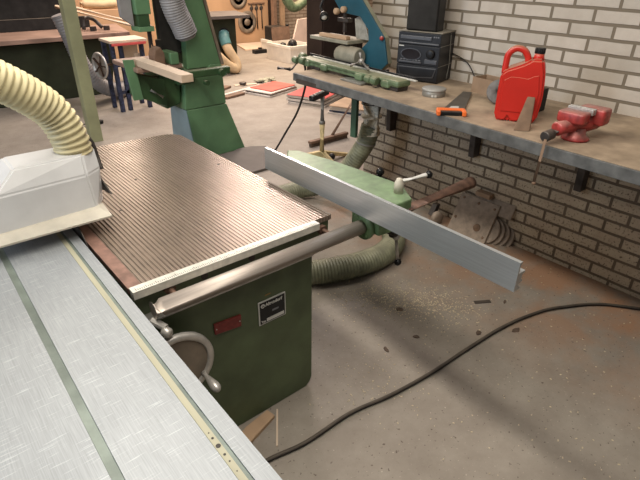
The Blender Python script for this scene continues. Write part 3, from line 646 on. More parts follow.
# --- vise
VY = -0.06
vi = thing('bench_vise', 'worn red bench vise with steel jaws and hanging tommy bar', 'vise', (2.16, 0.98 + VY, BZ))
b = NB()
lathe(b, [(0.022, -0.045), (0.030, -0.04), (0.028, 0.0), (0.032, 0.05), (0.040, 0.085), (0.046, 0.11), (0.046, 0.17)], (2.13, 1.00 + VY, BZ + 0.060), (0.95, -0.25, 0.10), 20)
lathe(b, [(0.055, 0), (0.058, 0.008), (0.040, 0.02), (0.034, 0.05)], (2.20, 0.975 + VY, BZ + 0.001), n=20)
box(b, 2.13, 2.20, 0.93 + VY, 1.045 + VY, BZ + 0.075, BZ + 0.125, 0.012); box(b, 2.225, 2.30, 0.89 + VY, 1.005 + VY, BZ + 0.065, BZ + 0.135, 0.012)
vb = obj('body', b, 'red_paint', vi, sm=True)
for x_ in (2.195, 2.214):
    b = NB(); box(b, x_, x_ + 0.012, 0.925 + VY, 1.035 + VY, BZ + 0.11, BZ + 0.135, 0.002); obj('jaw', b, 'steel_lite', vi)
b = NB(); cyl(b, (2.01, 0.957, BZ + 0.036), 0.022, 0.05, (0.95, -0.1, 0.10), 20, ch=0.003); tube(b, [(2.05, 0.955, BZ + 0.04), (2.15, 1.00 + VY, BZ + 0.06)], 0.015, 14); sc_ = obj('screw', b, 'iron', vi)
b = NB(); tube(b, [(2.0, 0.945, BZ + 0.03), (1.985, 0.945, BZ - 0.155)], 0.0060, 10); ball(b, (1.985, 0.945, BZ - 0.158), 0.009); obj('tommy_bar', b, 'wedge', vi)

# --- green bed (long casting) on the bench end
lt = thing('lathe_bed', 'long pale green cast machine bed with steel rails on the bench end', 'machine bed', (2.3, 2.4, BZ))
LM = Matrix.Translation((2.285, 2.93, 0)) @ Matrix.Rotation(math.atan2(-0.07, -1.0) - pi / 2 + pi, 4, 'Z')
LM = Matrix.Translation((2.30, 2.40, 0)) @ Matrix.Rotation(-0.06, 4, 'Z')
def lb(bm, x0, x1, y0, y1, z0, z1, bev=0.003, mi=0): box(bm, x0, x1, y0 - 2.4, y1 - 2.4, z0, z1, bev, mi, LM)
b = NB(); lb(b, -0.050, 0.050, 2.02, 2.95, BZ + 0.044, BZ + 0.062, 0.006); lb(b, -0.042, -0.02, 2.05, 2.90, BZ + 0.022, BZ + 0.045, 0.004)
for yy in (2.06, 2.30, 2.66, 2.86): lb(b, -0.062, -0.02, yy - 0.035, yy + 0.035, BZ + 0.012, BZ + 0.055, 0.012)
lb(b, -0.055, 0.055, 1.955, 2.06, BZ + 0.026, BZ + 0.066, 0.014)
obj('bed', b, 'green_pale', lt)
b = NB(); lb(b, 0.052, 0.062, 1.93, 2.96, BZ + 0.058, BZ + 0.078, 0.002); obj('back_rail', b, 'black', lt)
b = NB(); lb(b, 0.030, 0.047, 1.90, 2.90, BZ + 0.062, BZ + 0.070, 0.002); obj('steel_strip', b, 'strip', lt)
for yy in (2.02, 2.78):
    b = NB(); lb(b, -0.04, 0.05, yy - 0.05, yy + 0.05, BZ + 0.0005, BZ + 0.03, 0.008); obj('foot', b, 'iron', lt)
for (x_, y_, z_, r_) in ((-0.06, 2.20, 0.035, 0.022), (-0.07, 2.13, 0.04, 0.026), (-0.065, 2.88, 0.045, 0.026), (0.0, 2.97, 0.05, 0.032), (-0.05, 2.99, 0.035, 0.024)):
    b = NB(); cyl(b, LM @ Vector((x_, y_ - 2.4 - 0.02, BZ + z_)), r_, 0.045, (0, 1, 0.1), 12, ch=0.006); obj('adjusting_knob', b, 'green_pale', lt)
b = NB(); lb(b, -0.10, -0.03, 2.22, 2.42, BZ + 0.001, BZ + 0.012, 0.002); obj('steel_plate', b, 'tin', lt)
b = NB(); p0 = LM @ Vector((-0.02, 0.59, BZ + 0.03)); tube(b, [p0, p0 + Vector((-0.05, 0.02, -0.055)), p0 + Vector((-0.07, 0.02, -0.06))], 0.008, 8); tube(b, [p0 + Vector((-0.06, 0.03, -0.058)), p0 + Vector((-0.12, 0.10, -0.052))], 0.014, 10); obj('crank', b, 'iron', lt)
b = NB(); tube(b, spline([(2.36, 3.01, BZ + 0.06), (2.42, 3.05, 0.86), (2.53, 3.2, 0.70), (2.62, 3.42, 0.45), (2.64, 3.62, 0.22), (2.58, 3.72, 0.03), (2.5, 3.68, 0.010), (2.3, 3.45, 0.010)], 10), 0.009, 8); solo('hanging_cable', b, 'cable', 'black cable hanging from the left bench end to the floor', 'cable')
# small tripod clamp on bed
b = NB(); q = LM @ Vector((0.0, -0.06, BZ + 0.071))
for (dx, dy) in ((-0.035, 0.06), (-0.035, -0.10), (0.035, -0.03)): tube(b, [q + Vector((0, 0, 0.045)), q + Vector((dx, dy, 0.013))], 0.010, 8)
tube(b, [q + Vector((0, 0, 0.035)), q + Vector((-0.005, 0.01, 0.095))], 0.009, 8); ball(b, q + Vector((0, 0, 0.045)), 0.018)
solo('steel_clamp', b, 'steel_lite', 'small three-legged steel clamp standing on the green machine bed', 'clamp', sm=True)

# --- petrol blue small bandsaw
bs = thing('benchtop_bandsaw', 'petrol blue bench bandsaw with dusty cream edge on the bench end', 'bandsaw', (2.56, 2.6, BZ))
poly = [(2.84, 1.36), (2.765, 1.285), (2.58, 1.272), (2.500, 1.20), (2.490, 1.133), (2.548, 1.083), (2.545, 1.007), (2.463, 0.961), (2.371, 0.961), (2.313, 1.014), (2.354, 1.165), (2.60, 1.40), (2.60, 1.68), (2.66, 1.74), (2.98, 1.74), (3.04, 1.68), (3.04, 1.42), (2.98, 1.36)]
b = NB(); prism(b, poly, 'x', 2.50, 2.512, bev=0.002); fr = obj('front_cover', b, 'bluesaw', bs)
b = NB()
inner = [(y, z) for y, z in poly]
prism(b, inner, 'x', 2.512, 2.545); obj('frame', b, 'cream', bs)
b = NB(); ball(b, (2.49, 2.365, 1.163), 0.014); obj('door_knob', b, 'red_paint', fr)
b = NB(); box(b, 2.40, 2.60, 2.585, 2.975, 1.105, 1.128, 0.004); bt_ = obj('work_table', b, 'cast_grey', bs)
b = NB(); lathe(b, [(0.05, 0), (0.058, 0.02), (0.060, 0.17), (0.048, 0.205), (0.02, 0.215)], (2.437, 2.50, 1.035), (0, 1, 0), 28); mo = obj('motor', b, 'cast_grey', bs)
b = NB(); box(b, 2.45, 2.60, 2.50, 2.72, BZ, 0.985, 0.01); box(b, 2.50, 2.58, 2.36, 2.50, BZ, 0.965, 0.004); obj('foot', b, 'iron', bs)
b = NB(); box(b, 2.50, 2.56, 2.66, 2.74, 1.06, 1.106, 0.004); obj('table_bracket', b, 'iron', bs)
b = NB(); box(b, 2.515, 2.535, 2.74, 2.76, 1.16, 1.30, 0.002); box(b, 2.50, 2.55, 2.70, 2.80, 1.225, 1.25, 0.004); obj('blade_guide', b, 'iron', bs)
b = NB(); box(b, 2.520, 2.522, 2.748, 2.756, 1.128, 1.30); obj('band_blade', b, 'steel', bs)
b = NB(); lathe(b, [(0.018, 0), (0.02, 0.01), (0.02, 0.03), (0.014, 0.036)], (2.50, 2.72, 1.305), (-1, 0, 0), 16); lathe(b, [(0.018, 0), (0.02, 0.01), (0.02, 0.03), (0.014, 0.036)], (2.50, 2.79, 1.29), (-1, 0, 0), 16); obj('guide_knob', b, 'wood', bs)
b = NB(); box(b, 2.42, 2.46, 2.62, 2.90, 1.1285, 1.150, 0.004, 0, None); solo('wooden_stick', b, 'wood', 'short wooden batten lying on the blue bandsaw table', 'batten')
b = NB(); prism(b, [(2.64, 1.13), (2.66, 1.25), (2.62, 1.27), (2.57, 1.25), (2.53, 1.16), (2.50, 1.13)], 'x', 2.530, 2.536, bev=0.001); obj('blade_cover', b, 'clear', bs)
# lamp on it
b = NB(); lathe(b, [(0.012, 0), (0.026, 0.02), (0.034, 0.055), (0.030, 0.055), (0.018, 0.02)], (2.49, 2.94, 1.275), (-0.3, -0.6, -0.6), 20); tube(b, spline([(2.49, 2.94, 1.275), (2.50, 2.98, 1.30), (2.52, 2.97, 1.35)], 6), 0.010, 8); obj('work_lamp', b, 'black', bs)
b = NB(); ball(b, (2.475, 2.912, 1.248), 0.022); obj('lamp_bulb', b, 'text_white', bs)

# ================================================================== FLOOR THINGS NEAR WALL
pl = thing('iron_weight_stack', 'rusty square iron plates with round discs leaning on the brick wall', 'iron plates', (2.66, 1.64, 0))
b = NB(); mt = Matrix.Translation((2.632, 1.632, 0.0)) @ Matrix.Rotation(0.455, 4, 'Y')
box(b, 0.0, 0.014, -0.146, 0.146, 0.0, 0.268, 0.004, 0, mt); fp = obj('front_plate', b, 'rusty_plate', pl)
for (yy, zz, r_) in ((-0.12, 0.235, 0.009), (0.0, 0.235, 0.010), (0.115, 0.240, 0.009), (0.12, 0.10, 0.010), (-0.055, 0.085, 0.026), (-0.12, 0.04, 0.008)):
    b = NB(); lathe(b, [(r_, 0), (r_ * 0.9, 0.004), (0, 0.006 if r_ < 0.02 else 0.004)], mt @ Vector((0.0, yy, zz)), (mt.to_3x3() @ Vector((-1, 0, 0))), 14)
    if r_ > 0.02: lathe(b, [(0.011, 0), (0.010, 0.009), (0, 0.010)], mt @ Vector((0.0, yy, zz)), (mt.to_3x3() @ Vector((-1, 0, 0))), 12)
    obj('rivet', b, 'wedge', fp)
for i in range(4):
    dd = (mt.to_3x3() @ Vector((1, 0, 0))); c_ = mt @ Vector((0.020 + i * 0.024, -0.105 - i * 0.024, 0.100 - i * 0.003))
    b = NB(); lathe(b, [(0.09, 0), (0.096, 0.003), (0.096, 0.010), (0.09, 0.013)], c_, dd, 36); obj('disc', b, 'rusty_plate', pl)
b = NB(); mt3 = mt
box(b, 0.016, 0.026, -0.235, 0.05, 0.205, 0.300, 0.003, 0, mt3); obj('rear_plate', b, 'rusty_plate', pl)
b = NB(); box(b, 2.728, 2.780, 1.56, 1.665, 0.262, 0.292, 0.003, 0, None); solo('wood_block', b, 'card', 'small brown wood block resting on top of the rusty iron plates', 'wood block')
b = NB(); cx = Vector((2.63, 1.885, 0.0485)); lathe(b, [(0.012, 0), (0.020, -0.004), (0.030, 0.004), (0.042, 0.002), (0.048, 0.010), (0.048, 0.030), (0.042, 0.038), (0.012, 0.036)], cx, (-0.15, -1.0, 0), 28); cst = thing('caster_wheel', 'loose caster wheel on the floor left of the rusty plates', 'caster', (2.63, 1.88, 0)); obj('wheel', b, 'rusty_plate', cst)
b = NB(); prism(b, [(2.62, 0.05), (2.66, 0.125), (2.70, 0.12), (2.66, 0.04)], 'y', 1.90, 1.94, bev=0.003); obj('fork', b, 'iron', cst)
# broom
br = thing('push_broom', 'wide wooden push broom with brown handle on the floor behind the bench', 'broom', (3.24, 3.69, 0))
b = NB(); mt = Matrix.Translation((3.20, 3.68, 0)) @ Matrix.Rotation(0.02, 4, 'Z'); box(b, -0.24, 0.26, -0.025, 0.025, 0.032, 0.06, 0.006, 0, mt); obj('broom_head', b, 'wood_dk', br)
b = NB(); box(b, -0.23, 0.25, -0.02, 0.02, 0.0, 0.032, 0.004, 0, mt); bb_ = obj('bristles', b, 'chip', br); bb_['kind'] = 'stuff'
b = NB(); tube(b, [(3.26, 3.69, 0.055), (3.70, 3.69, 0.55), (4.05, 3.69, 0.90)], 0.014, 12); obj('handle', b, 'wood_dk', br)
# roller stand
rs = thing('roller_stand', 'yellow tripod roller stand with black channel head', 'roller stand', (2.80, 3.30, 0))
b = NB(); tube(b, [(2.80, 3.30, 0.05), (2.80, 3.30, 0.36)], 0.026, 16); ps = obj('post', b, 'yellow_post', rs)
b = NB(); tube(b, [(2.80, 3.30, 0.36), (2.80, 3.30, 0.575)], 0.020, 14); lathe(b, [(0.026, 0), (0.026, 0.03)], (2.80, 3.30, 0.345), n=16); obj('inner_tube', b, 'tin', rs)
for (dx, dy) in ((-0.20, 0.22), (0.30, -0.03), (-0.05, -0.30)):
    b = NB(); p0 = Vector((2.80, 3.30, 0.085)); p1 = Vector((2.80 + dx, 3.30 + dy, 0.012)); d = (p1 - p0); s_ = Vector((-d.y, d.x, 0)).normalized() * 0.022
    hexa(b, [p0 - s_ - Vector((0, 0, .03)), p0 + s_ - Vector((0, 0, .03)), p1 + s_ - Vector((0, 0, .01)), p1 - s_ - Vector((0, 0, .01)), p0 - s_ + Vector((0, 0, .02)), p0 + s_ + Vector((0, 0, .02)), p1 + s_ + Vector((0, 0, .01)), p1 - s_ + Vector((0, 0, .01))]); obj('leg', b, 'yellow_post', rs)
b = NB(); mt = Matrix.Translation((2.765, 3.30, 0.575)) @ Matrix.Rotation(0.42, 4, 'Z')
box(b, -0.15, 0.15, -0.022, 0.022, 0.0, 0.02, 0.002, 0, mt); box(b, -0.15, 0.15, -0.022, -0.017, 0.02, 0.042, 0.001, 0, mt); box(b, -0.15, 0.15, 0.017, 0.022, 0.02, 0.042, 0.001, 0, mt); hd_ = obj('channel_head', b, 'black', rs)
for i in range(6):
    b = NB(); lathe(b, [(0.012, -0.015), (0.012, 0.015)], mt @ Vector((-0.125 + i * 0.05, 0, 0.036)), mt.to_3x3() @ Vector((0, 1, 0)), 12); obj('roller', b, 'tin', hd_)
b = NB(); ball(b, (2.85, 3.22, 0.06), 0.03); cyl(b, (2.82, 3.25, 0.06), 0.012, 0.05, (0.5, -0.8, 0)); obj('locking_knob', b, 'black', rs)
# dark board on the floor behind saw
b = NB(); prism(b, [(1.80, 3.43), (2.62, 3.43), (2.62, 3.92), (2.50, 4.00), (2.38, 4.02), (2.28, 3.98), (1.80, 3.98)], 'z', 0.0, 0.022, bev=0.003); 
solo('floor_board', b, 'mat', 'grey-brown board lying on the floor between ribbed saw table and green bandsaw', 'board')
# stacks of sheets on the floor
def sheet_stack(name, cx_, cy_, w, d, rz, layers, label, cat='papers', group=None):
    r = thing(name, label, cat, (cx_, cy_, 0), group, rz); z = 0.0
    for i, (h, m_, s, part, dx) in enumerate(layers):
        bb = NB(); box(bb, -w * s / 2 + dx, w * s / 2 + dx, -d * s / 2, d * s / 2, z, z + h, min(0.003, h * 0.3), 0, Matrix.Rotation((random.random() - .5) * 0.12, 4, 'Z')); obj(part, bb, m_, r, local=True); z += h
    return r
sheet_stack('sheet_stack', 4.02, 5.84, 0.60, 0.46, 0.3, [(0.02, 'paper', 1, 'lower_sheet', 0), (0.018, 'wood_dk', 0.95, 'middle_sheet', 0.02), (0.015, 'paper', 0.97, 'sheet', 0), (0.012, 'paper_pink', 0.84, 'top_sheet', 0.05)], 'small stack of sheets topped by a salmon-red sheet, left of the hanging cable')
sheet_stack('sheet_stack', 4.24, 5.10, 0.70, 0.52, 0.45, [(0.02, 'paper', 0.98, 'lower_sheet', 0), (0.010, 'black', 0.96, 'divider', 0), (0.03, 'paper', 1.0, 'middle_sheet', 0.0), (0.012, 'wood_dk', 0.9, 'board', 0), (0.03, 'paper', 1.0, 'sheet', 0), (0.006, 'paper_red', 1.0, 'top_sheet', 0)], 'large stack of sheets topped by a bright red sheet, behind the roller stand')
sheet_stack('sheet_stack', 4.30, 4.40, 0.66, 0.50, 0.45, [(0.02, 'paper', 1.0, 'lower_sheet', 0), (0.02, 'navy', 0.95, 'folder', 0), (0.03, 'paper', 0.98, 'middle_sheet', 0.02), (0.02, 'paper', 0.9, 'sheet', -0.02), (0.014, 'paper_tan', 0.92, 'top_board', -0.04)], 'stack of white sheets topped by a tan board, nearest the bench end')
b = NB(); box(b, 4.32, 4.52, 4.38, 4.52, 0.1045, 0.108, 0.001, 0, None); solo('white_sheet', b, 'paper', 'single white sheet lying on the tan board stack', 'sheet')
# strips and lumber bits on floor
for i, (x0, y0, x1, y1, w, h, m_, lab) in enumerate(((3.36, 6.22, 3.68, 6.39, 0.10, 0.03, 'wood_dk', 'upper brown wood strip on the floor beside the green bandsaw base'),
        (3.30, 5.84, 3.62, 5.92, 0.09, 0.03, 'wood_dk', 'lower brown wood strip on the floor beside the green bandsaw base'),
        (3.36, 6.0, 4.10, 6.22, 0.05, 0.015, 'paper', 'thin pale lath on the floor beside the brown strips'),
        (3.80, 6.42, 4.12, 6.33, 0.07, 0.012, 'wood_lite', 'pale wooden lath on the floor near the yellow scraps'))):
    d = Vector((x1 - x0, y1 - y0, 0)); L = d.length; b = NB(); box(b, 0, L, -w / 2, w / 2, 0.0, h, 0.003, 0, Matrix.Translation((x0, y0, 0.0)) @ Matrix.Rotation(math.atan2(d.y, d.x), 4, 'Z')); solo('wood_strip', b, m_, lab, 'wood strip', 'wood strips on the floor')
b = NB()
for i in range(14):
    a = random.random() * 6.28; c_ = Vector((4.36 + random.uniform(-.16, .16), 6.36 + random.uniform(-.12, .12), 0.01 + random.random() * 0.02)); prism(b, [(-.07, -.02), (.05, -.03), (.07, .02), (-.03, .03)], 'z', 0, 0.012, 0, 0, Matrix.Translation(c_) @ Matrix.Rotation(a, 4, 'Z') @ Matrix.Rotation(random.uniform(-.5, .5), 4, 'X'))
o = solo('wood_scraps', b, 'slot', 'small heap of yellow wood scraps on the floor', 'scraps'); o['kind'] = 'stuff'
b = NB(); lathe(b, [(0.05, 0), (0.05, 0.03), (0.03, 0.035)], (3.92, 6.385, 0.0125), n=20); solo('round_puck', b, 'iron', 'small dark round puck on the pale lath', 'puck')
# floor cable
b = NB(); tube(b, spline([(0.30, 1.06, 0.011), (0.62, 1.045, 0.010), (0.80, 1.015, 0.010), (1.024, 1.012, 0.010), (1.22, 0.975, 0.010), (1.449, 0.952, 0.010), (1.70, 0.945, 0.010), (1.963, 0.932, 0.010), (2.18, 0.895, 0.010), (2.362, 0.83, 0.010), (2.6, 0.66, 0.010), (2.76, 0.3, 0.010), (2.76, -0.6, 0.010)], 14), 0.0085, 10)
solo('floor_cable', b, 'cable', 'thick black power cable running across the concrete floor', 'cable')
# offcuts near cabinet
b = NB(); prism(b, [(0.560, 1.175), (0.665, 1.215), (0.775, 1.232), (0.782, 1.190), (0.655, 1.150), (0.58, 1.12)], 'z', 0.0, 0.018, bev=0.003); 
b2 = NB(); merge(b2, b); solo('wood_offcut', b2, 'wood', 'light wood offcut on the floor against the saw cabinet foot', 'offcut')
b = NB(); box(b, 0, 0.177, -0.0035, 0.0035, 0, 0.006, 0.001, 0, Matrix.Translation((0.710, 1.075, 0.0)) @ Matrix.Rotation(0.945, 4, 'Z')); solo('wood_splinter', b, 'wood_lite', 'thin straight wood splinter lying beside the offcut', 'splinter')
b = NB(); box(b, -0.045, 0.045, -0.012, 0.012, 0, 0.004, 0.001, 0, Matrix.Translation((2.095, 1.125, 0.0)) @ Matrix.Rotation(-0.55, 4, 'Z')); solo('metal_strip', b, 'iron', 'short dark metal strip on the rusty floor beyond the fence end', 'metal strip')
# chips of debris
chips = [((2.19, 1.05), 0.035, 0.015, 'tiny dark chip beside the short metal strip'), ((1.70, 1.36), 0.05, 0.035, 'small dark chip nearest the fence end'), ((1.86, 0.985), 0.045, 0.03, 'brown chip just beyond the floor cable'), ((1.42, 1.19), 0.05, 0.02, 'dark chip on the floor left of the cable bend'), ((2.02, 0.88), 0.06, 0.03, 'brown stain-like chip right beside the floor cable'), ((1.60, 1.16), 0.035, 0.022, 'small dark chip between fence shadow and cable')]
import_pts = chips
for (cx_, cy_), w, d, lab in chips:
    b = NB(); n = 7; pts = [(w * 0.5 * cos(2 * pi * k / n) * random.uniform(.7, 1.1), d * 0.5 * sin(2 * pi * k / n) * random.uniform(.7, 1.1)) for k in range(n)]
    prism(b, pts, 'z', 0.0, 0.004, 0, 0, Matrix.Translation((cx_, cy_, 0.0)) @ Matrix.Rotation(random.random() * 3, 4, 'Z')); solo('wood_chip', b, 'chip', lab, 'chip')
b = NB()
for i in range(1500):
    if i < 1050:
        u_ = random.random(); c_ = (1.62 + 0.35 * u_ + random.gauss(0, .09), 1.62 - 0.48 * u_ + random.gauss(0, .08))
    elif i < 1150: c_ = (random.gauss(1.25, .15), random.gauss(1.05, .10))
    else: c_ = (random.uniform(1.05, 2.7), random.uniform(0.1, 1.9))
    if c_[0] > 2.75 or c_[1] < -0.5 or (c_[0] < 1.04 and c_[1] > 1.22): continue
    r_ = random.uniform(.0015, .0045); a = random.random() * 6
    prism(b, [(-r_, -r_ * .5), (r_, -r_ * .4), (r_ * .8, r_ * .5), (-r_ * .9, r_ * .6)], 'z', 0, 0.002, 0, 0, Matrix.Translation((c_[0], c_[1], 0.0)) @ Matrix.Rotation(a, 4, 'Z'))
o = solo('sawdust_crumbs', b, 'sawdust', 'pale sawdust crumbs scattered over the concrete floor', 'sawdust'); o['kind'] = 'stuff'

# ================================================================== BIG GREEN BANDSAW
gb = thing('floor_bandsaw', 'large green floor-standing bandsaw behind the ribbed saw table', 'bandsaw', (2.1, 4.3, 0))
b = NB(); hexa(b, [(1.955, 4.02, 0.0), (2.465, 4.04, 0.0), (2.46, 4.60, 0.0), (1.95, 4.48, 0.0), (1.913, 4.05, 0.448), (2.305, 4.05, 0.448), (2.305, 4.45, 0.448), (1.905, 4.36, 0.448)], 0.008); obj('base', b, 'green_saw', gb)
b = NB(); hexa(b, [(1.945, 4.025, 0.0), (1.951, 4.025, 0.0), (1.949, 4.47, 0.0), (1.940, 4.47, 0.0), (1.905, 4.055, 0.446), (1.911, 4.055, 0.446), (1.904, 4.35, 0.446), (1.898, 4.35, 0.446)], 0.001); bp = obj('side_panel', b, 'blue_face', gb); bp['label'] = 'grey-blue side of the bandsaw base'
b = NB(); prism(b, [(1.90, 0.45), (2.30, 0.452), (2.285, 0.79), (2.18, 0.80), (2.10, 0.74), (1.93, 0.79)], 'y', 4.05, 4.52, bev=0.008); obj('lower_housing', b, 'green_saw', gb)
b = NB(); prism(b, [(1.76, 0.47), (1.89, 0.50), (1.93, 0.79), (1.74, 0.80), (1.70, 0.62)], 'y', 4.10, 4.40, bev=0.015); prism(b, [(1.50, 0.62), (1.76, 0.50), (1.76, 0.72), (1.52, 0.80)], 'y', 4.07, 4.20, bev=0.008); obj('table_trunnion', b, 'green_saw_dk', gb)
b = NB(); prism(b, [(1.435, 0.91), (1.515, 0.905), (1.545, 0.60), (1.47, 0.60)], 'y', 4.03, 4.055, bev=0.003); obj('end_bracket', b, 'green_saw', gb)
b = NB(); prism(b, [(1.965, 0.78), (2.285, 0.78), (2.262, 0.88), (2.215, 1.08), (2.165, 1.30), (2.13, 1.6), (2.13, 1.9), (1.975, 1.9), (1.985, 1.30)], 'y', 4.06, 4.14, bev=0.006); obj('column', b, 'green_saw', gb)
b = NB(); prism(b, [(2.00, 0.80), (2.26, 0.80), (2.20, 1.08), (2.12, 1.6), (2.10, 1.9), (1.98, 1.9)], 'y', 4.145, 4.40); box(b, 1.84, 1.90, 4.2, 4.3, 0.851, 1.5); obj('column_spine', b, 'green_saw_dk', gb)
b = NB(); box(b, 1.80, 1.975, 4.14, 4.20, 0.90, 1.62, 0.008); box(b, 1.76, 1.80, 4.12, 4.16, 0.852, 1.02, 0.004); obj('blade_shroud', b, 'black_matte', gb)
b = NB(); prism(b, [(2.285, 0.79), (2.31, 0.79), (2.288, 0.88), (2.24, 1.08), (2.19, 1.30), (2.155, 1.6), (2.155, 1.9), (2.132, 1.9), (2.132, 1.6), (2.167, 1.30), (2.217, 1.08), (2.264, 0.88)], 'y', 4.05, 4.18); obj('column_flange', b, 'wheel_in', gb)
b = NB(); lathe(b, [(0.40, 0), (0.42, 0.02), (0.42, 0.20), (0.40, 0.22)], (1.78, 4.02, 1.98), (0, 1, 0), 40); obj('upper_wheel_housing', b, 'green_saw', gb)
b = NB(); box(b, 1.60, 1.715, 4.05, 4.20, 1.215, 1.70, 0.006); box(b, 1.61, 1.70, 4.06, 4.18, 1.12, 1.215, 0.004, 1); box(b, 1.60, 1.72, 4.04, 4.2, 1.095, 1.13, 0.003); obj('blade_guide', b, ['green_saw', 'green_saw_dk'], gb)
b = NB(); prism(b, [(1.50, 1.20), (1.59, 1.13), (1.60, 1.75), (1.49, 1.75)], 'y', 4.10, 4.14, bev=0.003); obj('guard_sheet', b, 'hose_grey', gb)
b = NB(); box(b, 1.690, 1.700, 4.10, 4.125, 0.86, 1.13); box(b, 1.704, 1.712, 4.09, 4.10, 0.88, 1.2); obj('band_blade', b, 'iron', gb)
b = NB(); tube(b, [(1.735, 4.18, 0.98), (1.735, 4.18, 1.6)], 0.009, 8); tube(b, [(1.90, 4.2, 0.85), (1.92, 4.2, 1.5)], 0.014, 8); tube(b, [(1.84, 4.2, 0.85), (1.83, 4.2, 1.5)], 0.02, 8); obj('guide_rod', b, 'iron', gb)
b = NB(); box(b, 1.50, 1.88, 3.96, 4.48, 0.815, 0.85, 0.008); btb = obj('work_table', b, 'top_brown', gb)
b = NB(); box(b, 1.80, 2.27, 3.88, 3.95, 0.74, 0.80, 0.01); box(b, 1.83, 1.98, 3.97, 4.06, 0.68, 0.78, 0.01); cyl(b, (2.18, 3.90, 0.76), 0.03, -0.05, (0, 1, 0), 14, ch=0.004); cyl(b, (2.02, 3.88, 0.70), 0.02, -0.05, (0, 1, 0), 12); obj('front_rail', b, 'green_saw_dk', gb)
b = NB(); tube(b, [(1.62, 4.05, 0.66), (1.70, 4.0, 0.60)], 0.012, 8); obj('tilt_handle', b, 'steel_lite', gb)
b = NB(); box(b, 1.78, 1.85, 3.95, 4.35, 0.851, 0.94, 0.006); obj('table_fence', b, 'green_saw', gb)
gh = thing('bandsaw_extraction_hose', 'thick grey ribbed hose hanging in front of the green bandsaw column', 'hose', (1.93, 4.0, 1.05))
b = NB(); ribbed(b, [(1.955, 3.99, 1.06), (1.925, 3.985, 1.14), (1.88, 3.98, 1.24), (1.85, 3.97, 1.36), (1.84, 3.95, 1.5), (1.82, 3.9, 1.65), (1.72, 3.86, 1.82)], 0.088, 0.005, 0.018, 28); obj('flexible_hose', b, 'hose_grey', gh)
b = NB(); lathe(b, [(0.084, 0.0), (0.065, -0.03), (0, -0.032)], (1.955, 3.99, 1.06), (-0.35, 0, 1), 24); obj('hose_end', b, 'hose_grey', gh)
b = NB(); box(b, 1.535, 1.625, 3.28, 4.12, 0.853, 0.905, 0.003); solo('wooden_beam', b, 'wood_lite', 'pale wooden beam lying across the green bandsaw table', 'beam')
b = NB(); prism(b, [(1.655, 0.852), (1.745, 0.852), (1.745, 0.94), (1.715, 0.99), (1.67, 0.97), (1.655, 0.93)], 'y', 3.97, 4.08, bev=0.008); solo('wood_jig', b, 'wood_dk', 'lumpy brown wooden block standing on the green bandsaw table', 'wood block')

# ================================================================== LEFT BACKGROUND
b = NB(); box(b, -0.055, 0.055, -0.055, 0.055, 0.0, 2.3, 0.004); box(b, -0.056, 0.056, -0.056, 0.056, 0, 0.012, 0.001); o = solo('square_post', b, 'post', 'square pale olive steel post standing behind the saw table', 'post', loc=(0, 0, 0)); o.location = (1.43, 5.15, 0)
b = NB(); cyl(b, (1.66, 5.72, 0.0), 0.045, 0.03, n=16); tube(b, [(1.3, 5.62, 0.03), (1.66, 5.72, 0.03)], 0.018, 8); solo('foot_pedal', b, 'black', 'small black foot pedal on the floor right of the olive post', 'pedal')
# machine with handwheel and small table
wm = thing('small_machine_stand', 'navy steel machine stand with pale top and side handwheel', 'machine stand', (2.15, 6.2, 0))
b = NB(); box(b, 2.01, 2.44, 5.98, 6.32, 0.755, 0.785, 0.005); obj('top', b, 'wood_lite', wm)
b = NB(); box(b, 2.03, 2.42, 5.97, 6.0, 0.73, 0.755, 0.003); obj('apron', b, 'paper_red', wm)
for (xx, yy) in ((2.02, 6.0), (2.12, 6.02), (2.36, 6.02), (2.02, 6.26), (2.36, 6.26)):
    b = NB(); box(b, xx, xx + 0.045, yy, yy + 0.045, 0.0, 0.755, 0.003); obj('leg', b, 'navy', wm)
b = NB(); box(b, 2.03, 2.40, 6.02, 6.05, 0.20, 0.24, 0.003); box(b, 2.03, 2.40, 6.02, 6.05, 0.50, 0.53, 0.003); obj('rail', b, 'navy', wm)
b = NB(); lathe(b, [(0.12, -0.01), (0.135, -0.012), (0.145, 0), (0.135, 0.012), (0.12, 0.01), (0.12, -0.01)], (1.87, 6.0, 0.54), (-1, -0.25, 0), 36)
hw2 = obj('handwheel', b, 'steel_lite', wm)
b = NB()
for k in range(5):
    a = 2 * pi * k / 5; dA = Vector((0.25, -1, 0)).normalized(); tube(b, [(1.87, 6.0, 0.54), Vector((1.87, 6.0, 0.54)) + dA * 0.125 * cos(a) + Vector((0, 0, 0.125 * sin(a)))], 0.012, 8)
obj('spoke', b, 'rust_tube', hw2)
b = NB(); tube(b, [(1.87, 6.0, 0.54), (2.45, 6.12, 0.54)], 0.016, 10); obj('shaft', b, 'rust_tube', wm)
b = NB(); box(b, 2.18, 2.36, 6.10, 6.14, 0.18, 0.74, 0.004); box(b, 2.30, 2.42, 6.08, 6.12, 0.30, 0.62, 0.004); obj('inner_panel', b, 'wood_lite', wm)
